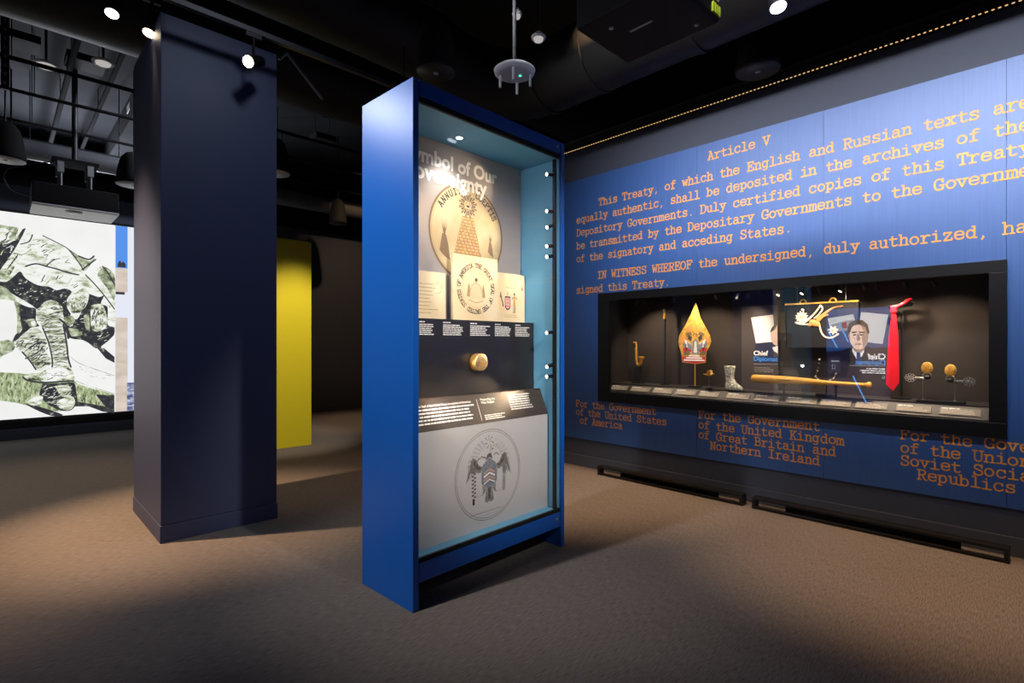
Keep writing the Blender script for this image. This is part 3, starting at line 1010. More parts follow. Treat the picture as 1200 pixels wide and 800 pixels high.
# ================================================================== FREESTANDING BLUE CASE
AX, AY, RZ = 1.405, 2.115, math.radians(2.3)
CW, CD, CH = 1.158, .452, 2.532
RM = Matrix.Translation((AX, AY, 0)) @ Matrix.Rotation(RZ, 4, 'Z')
bc = thing('blue_display_case', 'tall freestanding blue display case with glass front', 'display case', (AX, AY, 0), RZ)
T = .038
MB().box((0, 0, 0), (T-.004, CD, CH), 'blue').box((T-.004, .012, .236), (T, CD-.022, 2.43), 'blue_in').build('side_panel', bc, bevel=.0025)
MB().box((CW-T+.004, 0, 0), (CW, CD, CH), 'blue').box((CW-T, .012, .236), (CW-T+.004, CD-.022, 2.43), 'blue_in').build('side_panel', bc, bevel=.0025)
MB().box((T, .001, 2.456), (CW-T, CD, CH-.001), 'blue').box((T, .024, 2.43), (CW-T, CD-.022, 2.456), 'blue_in').build('header', bc, bevel=.002)
MB().box((T, .001, .130), (CW-T, CD, .222), 'blue').box((T, .024, .222), (CW-T, CD-.022, .236), 'blue_in').build('bottom_rail', bc, bevel=.002)
MB().box((T, CD-.022, .222), (CW-T, CD-.001, 2.456), 'blue').build('back', bc)
MB().box((T, .004, 2.430), (CW-T, .023, 2.456), 'blackm').build('gasket', bc)
MB().box((T, .004, .222), (CW-T, .023, .243), 'blackm').build('gasket', bc)
MB().box((T+.001, .010, .244), (CW-T-.001, .016, 2.429), 'glassb').build('glass_pane', bc)
for z in (2.495, .178):
    MB().lathe([(.011, 0), (.011, .003), (.006, .005)], 'steel', (1.085, .001, z), (0, -1, 0), 16).build('lock_screw', bc)
MB().box((1.098, .030, .237), (1.116, .048, 2.429), 'black').build('light_track', bc)
for z in (2.33, 2.10, 2.012, 1.885, 1.822, 1.345, 1.14, 1.07):
    h = MB()
    d_ = Vector((-.85, .12, random.uniform(-.4, 0))).normalized()
    c = Vector((1.092, .045, z))
    h.tube([(1.099, .040, z), c], .005, 'black', 8)
    h.tube([c-d_*.004, c+d_*.040, c+d_*.046], [.011, .011, .0125], 'black', 12)
    h.lathe([(.011, .0462), (.0105, .048)], 'lamps', c, d_, 12)
    h.build('spotlight', bc)
MB().lathe([(.022, 0), (.022, .004)], 'steel', (.46, .2, 2.4255), n=20).lathe([(.018, 0), (.018, .002)], 'lampc', (.46, .2, 2.4235), n=20).build('downlight', bc)

def cl(x, y, z):
    return tuple(RM @ Vector((x, y, z)))
# lamps on the two inner tracks and the downlight
for p0, p1, e, an in (((1.06, .07, 2.32), (.50, .33, 2.18), 8, 60), ((1.06, .07, 2.08), (.64, .33, 1.93), 10, 60), ((1.06, .07, 1.99), (.65, .28, 1.60), 8, 45),
                      ((1.06, .07, 1.88), (1.0, .28, 1.57), 6, 60), ((1.06, .07, 1.82), (.45, .28, 1.55), 8, 45), ((1.06, .07, 1.33), (.60, .18, 1.165), 26, 16),
                      ((1.06, .07, 1.13), (.80, .14, .90), 7, 50), ((1.06, .07, 1.06), (.4, .14, .90), 14, 50)):
    spot(cl(*p0), cl(*p1), e, an, .8, WARM2, .01, 'case_lamp')
for p0, p1, e, an, c_ in (((.09, .07, 2.3), (1.1, .25, 2.0), 7, 80, NEUT), ((.09, .07, 1.7), (1.1, .2, 1.5), 11, 80, NEUT), ((.09, .07, 1.0), (1.1, .1, .8), 8, 80, NEUT),
                          ((.09, .07, 2.05), (.5, .33, 1.95), 6, 70, WARM2), ((.09, .07, 1.2), (.35, .14, .9), 11, 60, WARM2), ((.09, .06, 1.35), (.60, .16, 1.165), 16, 16, WARM2)):
    spot(cl(*p0), cl(*p1), e, an, .8, c_, .01, 'case_lamp')
spot(cl(.46, .2, 2.41), cl(.46, .2, 1), 16, 110, .8, NEUT, .02, 'case_lamp')


def in_case(name, label, cat, group=None):
    return thing(name, label, cat, (AX, AY, 0), RZ, group)


def place(o, label, cat, group=None):
    o.location = (AX, AY, 0)
    o.rotation_euler = (0, 0, RZ)
    return tag(o, label, cat, group)


def cf_(y):                                   # print frame on a plane of the case
    return frame((0, y, 0), (1, 0, 0), (0, 0, 1))


X0, X1 = T+.004, CW-T-.006
# --- headline board with the pyramid seal
m = MB()
m.box((X0, .333, .984), (X1, .429, 2.4285), 'board')
fB = cf_(.333)
m.text('Symbol of Our', .195, 2.285, .690, fB, .0024, 'wtext', .035)
m.text('Sovereignty', .195, 2.192, .600, fB, .0024, 'wtext', .035)
sc_, sr = (.643, 1.937), .297
m.disc(sc_, sr, fB, .0004, 'inkm', 72)
m.disc(sc_, sr*.955, fB, .0006, 'cream', 72)
m.ring(sc_, sr*.925, sr*.935, fB, .0008, 'inkl')
arc_typed(m, 'ANNUIT', sc_, sr*.79, 146, 106, .030, fB, .0010, 'ink', .24)
arc_typed(m, 'COEPTIS', sc_, sr*.79, 72, 30, .030, fB, .0010, 'ink', .24)
pyr = [(.643-.125, 1.755), (.643+.125, 1.755), (.643+.043, 2.035), (.643-.043, 2.035)]
m.flat(pyr, fB, .0008, 'inkm')
zrow = 1.757
row = 0
while zrow < 2.03:
    hw = .043+(2.035-zrow)/.28*.082-.003
    x = .643-hw-(.012 if row % 2 else 0)
    while x < .643+hw:
        a, b_ = max(x, .643-hw), min(x+.027, .643+hw)
        if b_-a > .004:
            m.flat([(a, zrow), (b_, zrow), (b_, zrow+.0150), (a, zrow+.0150)], fB, .0011, 'brick')
        x += .0315
    zrow += .0185
    row += 1
ec = (.643, 2.105)
for i in range(24):
    a = 2*PI*i/24
    r_ = .074 if i % 2 else .060
    m.flat([(ec[0]+.030*math.cos(a-.10), ec[1]+.030*math.sin(a-.10)), (ec[0]+r_*math.cos(a-.09), ec[1]+r_*math.sin(a-.09)), (ec[0]+r_*math.cos(a+.09), ec[1]+r_*math.sin(a+.09)), (ec[0]+.030*math.cos(a+.10), ec[1]+.030*math.sin(a+.10))], fB, .0010, 'inkm' if i % 2 else 'ink')
m.flat([(ec[0]-.034, ec[1]-.024), (ec[0]+.034, ec[1]-.024), (ec[0], ec[1]+.036)], fB, .0013, 'cream')
m.line([(ec[0]-.034, ec[1]-.024), (ec[0]+.034, ec[1]-.024), (ec[0], ec[1]+.036)], .004, fB, .0015, 'inkm', True)
m.disc((ec[0], ec[1]-.006), (.014, .007), fB, .0016, 'ink', 16)
for s, cx in ((-1, .46), (1, .83)):
    hh = 1.0 if s < 0 else .6
    for i in range(5):
        a = PI/2+(i-2)*.22
        m.flat([(cx-.004, 1.90), (cx+.004, 1.90), (cx+.062*hh*math.cos(a)+.002, 1.90+.10*hh*math.sin(a))], fB, .0010, 'inkm')
    m.flat([(cx-.035*hh, 1.90-.09*hh), (cx-.015*hh, 1.91), (cx+.012*hh, 1.905), (cx+.03*hh, 1.90-.05*hh), (cx+.045*hh, 1.90-.14*hh), (cx, 1.90-.12*hh)], fB, .0010, 'inkm')
place(m.build('headline_board'), 'grey headline board with round pyramid and eye seal, at the back of the blue case', 'graphic panel')

# --- three facsimile sheets standing on the black riser
def sheet(x0, x1, z1, y, draw, label):
    s = MB()
    s.box((x0, y, 1.4085), (x1, y+.018, z1), 'parch')
    draw(s, cf_(y))
    place(s.build('facsimile_sheet'), label, 'document', 'facsimile drawings on the black riser')
def dr_left(s, f_):
    s.greek(.09, 1.60, .30, 9, .020, .004, f_, .0006, 'inkl')
    s.line([(.36, 1.60), (.38, 1.62), (.41, 1.60), (.40, 1.56), (.36, 1.55)], .003, f_, .0006, 'inkl')
def dr_mid(s, f_):
    c = (.653, 1.60)
    arc_typed(s, 'THE GREAT SEAL OF THE UNITED STATES OF AMERICA ', c, .125, 90, -262, .020, f_, .0006, 'ink', .2)
    s.ring(c, .112, .1135, f_, .0006, 'inkl')
    s.ring(c, .151, .1525, f_, .0006, 'inkl')
    for i in range(9):
        s.line([(c[0]-.07+i*.014, c[1]+.045-.006*abs(i-4)), (c[0]-.045+i*.014, c[1]-.06)], .002, f_, .0006, 'inkl')
    s.disc((c[0], c[1]+.052), .012, f_, .0006, 'inkm', 12)
    for k_ in (-1, 1):
        s.flat([(c[0]+k_*.058, c[1]+.03), (c[0]+k_*.066, c[1]+.005), (c[0]+k_*.075, c[1]-.05), (c[0]+k_*.05, c[1]-.05), (c[0]+k_*.050, c[1])], f_, .0006, 'inkl')
    s.line([(c[0]-.06, c[1]-.07), (c[0], c[1]-.085), (c[0]+.06, c[1]-.07)], .004, f_, .0006, 'inkl')
    s.line([(c[0]-.055, c[1]-.03), (c[0]-.03, c[1]+.02), (c[0], c[1]+.035), (c[0]+.03, c[1]+.02), (c[0]+.055, c[1]-.03)], .003, f_, .0008, 'inkl')
def dr_right(s, f_):
    sh = [(.925, 1.575), (.975, 1.575), (.975, 1.51), (.967, 1.494), (.95, 1.486), (.933, 1.494), (.925, 1.51)]
    s.flat(sh, f_, .0006, 'ink')
    s.flat([(.950+(a-.95)*.78, 1.535+(b_-1.535)*.78) for a, b_ in sh], f_, .0008, 'wtext')
    for i in range(4):
        s.flat([(.933+i*.0095, 1.50), (.938+i*.0095, 1.50), (.938+i*.0095, 1.567), (.933+i*.0095, 1.567)], f_, .0010, 'redp')
    for i in range(3):
        s.flat([(.934, 1.512+i*.02), (.966, 1.512+i*.02), (.966, 1.516+i*.02), (.934, 1.516+i*.02)], f_, .0011, 'redp')
    s.line([(.95, 1.576), (.95, 1.605)], .004, f_, .0006, 'ink')
    # standing figure at the right of the shield, bird at the left
    s.flat([(1.003, 1.52), (1.022, 1.52), (1.018, 1.58), (1.007, 1.58)], f_, .0006, 'gold' if False else 'brass')
    s.disc((1.0125, 1.592), .009, f_, .0006, 'inkm', 12)
    s.line([(1.007, 1.575), (.994, 1.56), (.99, 1.572)], .004, f_, .0007, 'inkm')
    s.line([(1.018, 1.575), (1.032, 1.56), (1.036, 1.575)], .004, f_, .0007, 'inkm')
    for x in (1.006, 1.019):
        s.line([(x, 1.52), (x, 1.475), (x-.006, 1.472)], .005, f_, .0006, 'ink')
    s.line([(.885, 1.59), (.892, 1.56), (.902, 1.54), (.910, 1.51)], .008, f_, .0006, 'ink')
    s.line([(.880, 1.575), (.890, 1.56), (.886, 1.60)], .004, f_, .0006, 'ink')
    s.flat([(1.075, 1.62), (1.10, 1.62), (1.088, 1.66)], f_, .0006, 'inkl')
    s.greek(.92, 1.455, .14, 2, .012, .003, f_, .0006, 'inkl')
    s.greek(.93, 1.63, .10, 1, .012, .003, f_, .0006, 'inkl')
sheet(.05, .435, 1.672, .290, dr_left, 'pale parchment drawing at the left of the case, beside the tall seal sheet')
sheet(.474, .832, 1.792, .270, dr_mid, 'tallest parchment sheet, with a round ink seal drawing, in the middle')
sheet(.800, 1.112, 1.722, .296, dr_right, 'parchment drawing with red striped shield and small standing figure')

# --- black riser with captions
m = MB()
m.box((X0, .220, .984), (X1, .332, 1.4075), 'riser')
fR = cf_(.220)
for x0, wd in ((.07, .20), (.255, .13), (.41, .15), (.62, .15), (.83, .16), (1.0, .12))[0:0] or ((.20, .10), (.36, .15), (.56, .16), (.76, .14), (.94, .14)):
    m.greek(x0, 1.386, wd*.35, 1, .01, .006, fR, .0006, 'wtext', 0)
    m.greek(x0, 1.372, wd, 6, .0105, .0055, fR, .0006, 'wtext')
place(m.build('caption_riser'), 'black riser board with small white captions carrying the gold seal box', 'graphic panel')

# --- gold skippet box fixed to the riser
sk = in_case('gold_seal_box', 'round gold seal box mounted on the black riser', 'seal box')
c = (.600, .220, 1.165)
MB().lathe([(.046, .0006), (.050, .006), (.050, .034), (.047, .040)], 'gold', c, (0, -1, 0), 32).build('drum', sk)
ld = MB()
ld.lathe([(.050, .0405), (.051, .044), (.050, .052), (.044, .055), (.030, .057)], 'palegold', c, (0, -1, 0), 32)
fs = frame((c[0], c[1]-.0575, c[2]), (1, 0, 0), (0, 0, 1))
for k_ in (-1, 1):
    ld.prism([(0, .014), (k_*.012, .022), (k_*.026, .016), (k_*.020, -.004), (k_*.008, -.010), (0, -.006)], fs, -.002, .002, 'palegold')
ld.prism([(-.010, -.004), (.010, -.004), (.008, -.018), (0, -.024), (-.008, -.018)], fs, -.002, .003, 'gold')
ld.ball((c[0], c[1]-.058, c[2]+.020), .006, 'silver', 8)
for i in range(28):
    a = 2*PI*i/28
    ld.ball((c[0]+.047*math.cos(a), c[1]-.054, c[2]+.047*math.sin(a)), .0022, 'silver', 6)
ld.build('lid', sk)
for s in (-1, 1):
    MB().tube([(c[0]+s*.049, c[1]-.03, c[2]), (c[0]+s*.057, c[1]-.03, c[2])], .003, 'steel', 8).build('mount_pin', sk)

# --- slanted text panel
m = MB()
pf = frame((X0, 0, 0), (0, 1, 0), (0, 0, 1))
m.prism([(.100, .828), (.165, .983), (.2195, .983), (.332, .983), (.332, .826), (.100, .826)], pf, 0, X1-X0, 'brown')
sl = frame((0, .100, .828), (1, 0, 0), (0, .065, .155))
m.text('The Great Seal of the United States is a symbol of American', .085, .125, .415, sl, .0006, 'wtext', .02)
m.greek(.085, .106, .435, 5, .0185, .0085, sl, .0006, 'wtext', .12)
m.flat([(.545, .015), (.548, .015), (.548, .140), (.545, .140)], sl, .0006, 'wtext')
m.text('Measuring the', .575, .128, .115, sl, .0006, 'wtext', .03)
m.text('Wax Skippet', .575, .110, .105, sl, .0006, 'wtext', .03)
m.greek(.575, .038, .17, 3, .011, .0055, sl, .0006, 'wtext')
m.greek(.800, .140, .20, 7, .0145, .0070, sl, .0006, 'wtext', .12)
place(m.build('slanted_text_panel'), 'sloping brown reading panel with lines of white text in the blue case', 'text panel')

# --- lower board with the eagle drawing
m = MB()
m.box((X0, .100, .2365), (X1, .332, .8255), 'lowboard')
fE = cf_(.100)
ec, er = (.597, .533), .256
m.ring(ec, er, er-.004, fE, .0004, 'gink', 80)
m.ring(ec, er-.012, er-.015, fE, .0004, 'gink', 80)
def E(pts, k, h=.0008, both=False):
    m.flat([(ec[0]+x*.001, ec[1]+z*.001) for x, z in pts], fE, h, k)
    if both:
        m.flat([(ec[0]-x*.001, ec[1]+z*.001) for x, z in pts][::-1], fE, h, k)
E([(-50, 60), (-30, 75), (0, 95), (30, 75), (50, 60), (62, 20), (60, -40), (45, -60), (0, -70), (-45, -60), (-60, -40), (-62, 20)], 'slate', .0006)
for i in range(4):
    z = 28-i*20
    E([(-44, z-14), (0, z+6), (44, z-14), (44, z-24), (0, z-4), (-44, z-24)], 'peach' if i % 2 == 0 else 'wtext', .0012)
E([(-44, -52), (0, -32), (44, -52), (40, -66), (0, -74), (-40, -66)], 'slate', .0016)
# raised wings
E([(48, 50), (80, 62), (105, 100), (125, 112), (140, 95), (150, 50), (165, 10), (182, -30), (160, 0), (142, 30), (130, 35), (118, 20), (100, 30), (84, 18), (66, 22)], 'gink', .0007, True)
E([(56, 46), (84, 56), (108, 90), (122, 98), (120, 70), (104, 50), (84, 34)], 'ginkd', .0010, True)
for i in range(6):
    m.line([(ec[0]+(.092+.012*i), ec[1]+.08-.002*i), (ec[0]+(.10+.014*i), ec[1]+.025-.008*i)], .003, fE, .0013, 'ginkd')
    m.line([(ec[0]-(.092+.012*i), ec[1]+.08-.002*i), (ec[0]-(.10+.014*i), ec[1]+.025-.008*i)], .003, fE, .0013, 'ginkd')
# neck, head, scroll
E([(-26, 84), (-18, 112), (-4, 120), (14, 118), (26, 84), (0, 98)], 'ginkd', .0012)
E([(-4, 116), (2, 142), (14, 152), (26, 146), (28, 130), (20, 116)], 'ginkl', .0010)
E([(20, 148), (34, 144), (28, 136), (18, 138)], 'gink', .0012)
m.line([(ec[0]-.095+i*.012, ec[1]+.085+.018*math.sin(i*.5)+.006*(i % 2)) for i in range(9)], .008, fE, .0011, 'gink')
m.line([(ec[0]+.035+i*.010, ec[1]+.105+.01*math.sin(i*.9)) for i in range(5)], .007, fE, .0011, 'gink')
# cloud of stars
for i in range(22):
    a = 2*PI*i/22*3.1
    rr = .006+.030*math.sqrt(i/22)
    m.disc((ec[0]+rr*math.cos(a)-.002, ec[1]+.185+rr*math.sin(a)*1.1), .0035, fE, .0008, 'ginkd', 6)
for s in (-1, 1):
    for i in range(7):
        a = PI/2+s*(.35+i*.17)
        m.flat([(ec[0]+.10*math.cos(a-.05), ec[1]+.06+.10*math.sin(a-.05)), (ec[0]+.172*math.cos(a-.03), ec[1]+.035+.172*math.sin(a-.03)), (ec[0]+.172*math.cos(a+.06), ec[1]+.035+.172*math.sin(a+.06)), (ec[0]+.10*math.cos(a+.05), ec[1]+.06+.10*math.sin(a+.05))], fE, .0005, 'ginkl')
# tail, legs, branch and arrows
E([(-22, -66), (22, -66), (36, -150), (12, -158), (0, -150), (-12, -158), (-36, -150)], 'gink', .0007)
E([(-12, -70), (12, -70), (8, -140), (-8, -140)], 'ginkd', .0010)
E([(26, -58), (54, -60), (48, -88), (64, -112), (44, -104), (28, -86)], 'gink', .0009, True)
m.line([(ec[0]+.05, ec[1]-.098), (ec[0]+.085, ec[1]-.112), (ec[0]+.100, ec[1]-.09)], .005, fE, .0008, 'ginkl')
m.line([(ec[0]-.05, ec[1]-.098), (ec[0]-.085, ec[1]-.112), (ec[0]-.105, ec[1]-.09)], .005, fE, .0008, 'ginkl')
for i in range(14):
    z = ec[1]+.03-i*.0105
    m.disc((ec[0]-.118+(.008 if i % 2 else -.008), z), (.010, .005), fE, .0009, 'ginkd', 10)
m.flat([(ec[0]-.128, ec[1]-.115), (ec[0]-.112, ec[1]-.115), (ec[0]-.112, ec[1]-.150), (ec[0]-.128, ec[1]-.150)], fE, .0009, 'ink')
for i in range(5):
    m.line([(ec[0]+.105+i*.005, ec[1]-.11), (ec[0]+.112+i*.005, ec[1]+.03)], .0028, fE, .0009, 'gink')
E([(104, 28), (142, 28), (135, -14), (110, -14)], 'gink', .0007)
m.line([(ec[0]-.135, ec[1]-.205), (ec[0]+.11, ec[1]-.205)], .003, fE, .0006, 'gink')
m.line([(ec[0]-.10, ec[1]-.222), (ec[0]+.08, ec[1]-.222)], .002, fE, .0006, 'ginkl')
place(m.build('eagle_board'), 'pale lower board with a circular pencil drawing of an eagle with striped shield', 'graphic panel')

# ================================================================== COLUMN, YELLOW PANEL
co = thing('navy_column', 'wide dark navy square column beside the projected screen', 'column', (1.10, 4.43, 0))
MB().box((.745, 3.972, .112), (1.464, 4.90, 3.385), 'column').build('shaft', co, True, bevel=.003)
MB().box((.740, 3.967, 0), (1.469, 4.905, .110), 'column').build('plinth', co, True, bevel=.002)
yp = thing('yellow_display_panel', 'tall yellow freestanding panel standing behind the navy column', 'display panel', (2.2, 6.6, 0))
MB().box((1.70, 6.56, 0), (2.844, 7.02, 2.545), 'yellow').build('body', yp, True, bevel=.003)
MB().box((1.69, 6.585, 2.5455), (2.835, 6.99, 2.56), 'yellow').build('cap', yp, True)

# ================================================================== PROJECTED SCREEN
SYc = 9.56
scr = thing('projection_screen', 'huge lit screen showing a monochrome picture of a crouching booted man', 'screen', (.3, SYc, .28))
WH, GR, DK_ = (.90, .90, .88), (.44, .50, .32), (.05, .05, .06)
S = dict(
    white=emis('screen_white', WH, 1, (1.2, (1, 1, 1), [(.30, (.84, .84, .83)), (.6, (.92, .92, .91))])),
    light=emis('screen_light', WH, 1, (7, (1, 1, 1.6), [(.38, (.06, .07, .05)), (.45, (.38, .43, .27)), (.52, (.78, .81, .70)), (.62, (.94, .94, .92))], (0, .6, 0))),
    lightb=emis('screen_soft', WH, 1, (5.0, (1, 1, 2.2), [(.32, (.20, .23, .14)), (.40, (.55, .60, .44)), (.48, (.86, .88, .82)), (.6, (.93, .93, .92))], (0, .7, 0))),
    wrap=emis('screen_wrap', WH, 1, (4.0, (1.2, 1, 5.5), [(.38, (.05, .06, .05)), (.46, (.40, .44, .30)), (.56, (.82, .85, .76)), (.7, (.92, .92, .90))], (0, .25, 0))),
    mid=emis('screen_mid', GR, 1, (9, (1, 1, 1), [(.36, (.05, .055, .05)), (.45, (.25, .29, .18)), (.55, (.50, .56, .38)), (.68, (.85, .87, .78))])),
    grass=emis('screen_grass', GR, 1, (9, (3.0, 1, 1), [(.34, (.07, .09, .05)), (.45, (.26, .33, .16)), (.57, (.52, .59, .37)), (.70, (.80, .84, .68))])),
    dark=emis('screen_dark', DK_, 1, (14, (1, 1, 1), [(.48, (.035, .035, .045)), (.60, (.07, .075, .07)), (.66, (.35, .38, .30)), (.75, (.7, .72, .66))])),
    ink=emis('screen_ink', DK_, 1),
    sky=emis('screen_blue', (.10, .30, .85), 1),
    tan=emis('screen_tan', (.66, .54, .45), 1, (2, (1, 1, 3), [(.3, (.55, .45, .38)), (.7, (.80, .70, .62))])),
    pale=emis('screen_pale', (.78, .82, .92), 1),
    bluew=emis('screen_water', (.2, .24, .45), 1, (7, (1, 1, 3), [(.4, (.08, .09, .22)), (.55, (.45, .48, .65)), (.65, (.85, .87, .95))])),
)
fS = frame((0, SYc, 0), (1, 0, 0), (0, 0, 1))
def s2(p):
    q_ = onY(p[0], p[1], SYc)
    return (q_.x, q_.z)
sm_ = MB()
sx0 = -2.2
sx1 = s2((134.5, 300))[0]
sm_.box((sx0, SYc, .283), (sx1, 9.595, 3.0), S['white'])
def sp(pts, k, h, sm=True):
    q_ = [Vector(s2(p)) for p in pts]
    if sm:
        q_ = smooth_path(q_+[q_[0]], 3)[:-1]
    sm_.flat(q_, fS, h, S[k])
def sl_(pts, wd, h, k='ink'):
    q_ = smooth_path([Vector(s2(p)) for p in pts], 4)
    sm_.line(q_, wd*.0135, fS, h, S[k])
# ground band of grass and stone
sp([(-1, 436), (20, 437), (50, 440), (88, 447), (92, 450), (104, 454), (120, 458), (134, 462), (134, 480), (118, 476), (96, 474), (70, 482), (50, 480), (20, 472), (-1, 469)], 'grass', .002, False)
sp([(88, 470), (100, 472), (118, 475), (134, 479), (134, 484), (120, 482), (104, 476), (88, 476)], 'dark', .003, False)
sp([(28, 472), (52, 478), (74, 486), (60, 487), (40, 479)], 'dark', .003)
sp([(112, 462), (134, 463), (134, 481), (124, 477)], 'dark', .0035, False)
# the picture goes on past the frame edge: ground, other figure's back and boot
sp([(-95, 428), (-50, 430), (0, 436), (0, 469), (-50, 464), (-95, 466)], 'grass', .002, False)
sp([(-95, 300), (-80, 268), (-50, 252), (-22, 256), (0, 264), (0, 350), (-20, 372), (-50, 366), (-80, 350)], 'lightb', .004)
sp([(-60, 262), (-30, 258), (-2, 268), (-10, 284), (-40, 290), (-66, 280)], 'mid', .006)
sp([(-80, 330), (-40, 318), (0, 332), (0, 346), (-24, 364), (-60, 356)], 'dark', .007)
sp([(-70, 356), (-46, 364), (-40, 400), (-34, 428), (-62, 430), (-70, 400)], 'wrap', .008)
sp([(-40, 398), (-10, 400), (0, 402), (0, 418), (-30, 420)], 'mid', .0078)
# body mass
sp([(-2, 263), (8, 264), (22, 267), (30, 269), (38, 273), (50, 276), (62, 283), (74, 289), (84, 299), (92, 308), (100, 316), (108, 321), (118, 312), (126, 322), (134, 332), (134, 392), (124, 400), (118, 410), (110, 406), (98, 400), (80, 396), (60, 380), (44, 372), (18, 352), (-2, 347)], 'lightb', .004)
sp([(78, 290), (90, 298), (104, 306), (111, 302), (100, 317), (92, 309)], 'mid', .0050)
sp([(122, 312), (134, 322), (134, 352), (126, 338), (114, 322)], 'mid', .005)
# shoulder cape and head at left
sp([(-2, 263), (10, 265), (22, 268), (14, 282), (4, 286), (-2, 287)], 'mid', .006)
sp([(-2, 267), (8, 268), (13, 273), (6, 280), (-2, 282)], 'lightb', .0065)
sp([(26, 269), (30, 268), (22, 284), (12, 300), (4, 307), (-2, 309), (-2, 286), (8, 286), (18, 280)], 'dark', .007)
sp([(-2, 306), (8, 304), (16, 300), (22, 304), (12, 318), (4, 322), (-2, 322)], 'dark', .007)
sp([(16, 296), (26, 298), (22, 304), (12, 322), (2, 334), (-2, 334), (-2, 320)], 'light', .0072)
# dark hollow under the arm
sp([(18, 322), (24, 318), (30, 326), (44, 334), (58, 336), (66, 340), (76, 338), (84, 342), (78, 352), (84, 362), (78, 378), (72, 364), (62, 352), (52, 354), (44, 362), (38, 358), (28, 352), (14, 344), (6, 338), (-2, 336), (-2, 330), (8, 330)], 'dark', .008)
sp([(-2, 334), (8, 338), (18, 350), (14, 352), (4, 348), (-2, 347)], 'mid', .0085)
# belly line and sleeve
sl_([(30, 312), (42, 309), (54, 312), (66, 315), (78, 319), (92, 322)], 1.4, .009)
sl_([(54, 312), (62, 305), (70, 303)], 1.0, .009)
sl_([(36, 292), (30, 297), (22, 299)], .7, .009, 'mid')
sl_([(38, 275), (34, 283), (24, 286)], 1.0, .009)
sl_([(50, 276), (66, 284), (80, 292), (92, 307), (98, 317)], .9, .009)
sl_([(92, 300), (104, 304), (110, 300)], 1.5, .0095)
sl_([(96, 316), (104, 310), (112, 304)], 1.3, .0095)
sl_([(100, 322), (110, 332), (122, 346), (134, 362)], 1.1, .0095)
sl_([(120, 312), (128, 322), (134, 333)], 1.2, .0095)
for i in range(5):
    sl_([(9+i*2.6, 315-i*3.2), (13+i*2.0, 309-i*2.9)], .7, .0095)
# right hand, kit bag and rock
sp([(96, 316), (108, 322), (118, 342), (122, 352), (112, 350), (104, 346), (102, 336)], 'lightb', .0088)
sp([(82, 348), (96, 338), (104, 342), (102, 356), (94, 366), (84, 368), (78, 358)], 'light', .010)
sl_([(80, 360), (84, 367), (94, 367)], 1.2, .0105, 'white')
sp([(104, 344), (116, 348), (122, 346), (118, 356), (126, 360), (126, 380), (134, 384), (132, 396), (122, 406), (112, 408), (104, 402), (96, 398), (82, 396), (76, 386), (76, 372), (90, 374), (96, 362), (100, 352)], 'dark', .0098)
sp([(106, 358), (118, 356), (124, 366), (125, 382), (116, 388), (108, 386), (106, 372)], 'light', .0108)
sp([(98, 370), (104, 368), (105, 386), (100, 384)], 'mid', .0108)
sp([(80, 384), (92, 386), (96, 392), (84, 394)], 'mid', .0108)
sp([(74, 372), (84, 370), (88, 376), (82, 382), (76, 378)], 'mid', .0108)
sp([(118, 406), (126, 400), (134, 392), (134, 410), (126, 412)], 'white', .0110, False)
sp([(114, 408), (122, 408), (134, 418), (134, 425), (124, 420)], 'dark', .0112, False)
# left thigh and knee in shadow
sp([(18, 352), (24, 356), (34, 360), (42, 362), (42, 376), (46, 382), (36, 384), (28, 392), (20, 398), (14, 402), (18, 392), (24, 386), (20, 370)], 'dark', .009)
sp([(16, 352), (22, 356), (24, 376), (26, 386), (20, 390), (20, 370)], 'mid', .0094)
sp([(32, 374), (42, 374), (42, 382), (34, 382)], 'mid', .0096)
sp([(36, 377), (41, 376), (41, 381), (37, 381)], 'white', .0100)
# back leg in puttee wrap
sp([(16, 404), (26, 392), (40, 384), (48, 388), (54, 398), (52, 404), (58, 410), (62, 420), (58, 428), (48, 434), (42, 432), (36, 424), (26, 414)], 'wrap', .0100)
sp([(-2, 400), (10, 398), (18, 404), (14, 412), (4, 416), (-2, 420)], 'mid', .0098)
sl_([(26, 412), (36, 424), (42, 433)], 1.2, .0104)
sl_([(34, 408), (44, 402), (54, 402)], 1.6, .0104)
sl_([(30, 420), (42, 414), (50, 408)], 1.3, .0104)
sp([(52, 408), (58, 409), (62, 418), (60, 420), (55, 414)], 'white', .0106)
# standing leg: knee, shin wrap, boot
sp([(42, 366), (50, 356), (62, 352), (72, 358), (74, 366), (70, 374), (74, 382), (77, 400), (79, 420), (80, 432), (62, 434), (60, 418), (56, 400), (50, 384), (44, 376)], 'wrap', .0112)
sp([(46, 364), (54, 356), (64, 354), (70, 360), (62, 368), (52, 372)], 'light', .0116)
sl_([(54, 370), (62, 367), (70, 365)], 1.2, .0120)
sl_([(50, 384), (57, 402), (61, 420), (61, 432)], 1.2, .0120)
sl_([(74, 380), (78, 402), (80, 420), (83, 430)], 1.4, .0120)
sl_([(70, 374), (78, 382), (80, 396)], 2.0, .0118)
sp([(27, 442), (34, 438), (48, 436), (54, 432), (64, 430), (78, 430), (85, 434), (87, 440), (86, 446), (70, 447), (50, 447), (34, 446)], 'light', .0124)
sp([(54, 434), (66, 431), (78, 432), (80, 440), (66, 444), (56, 442)], 'white', .0126)
sl_([(27, 442), (34, 446), (50, 448), (70, 447), (86, 446)], 1.6, .0130)
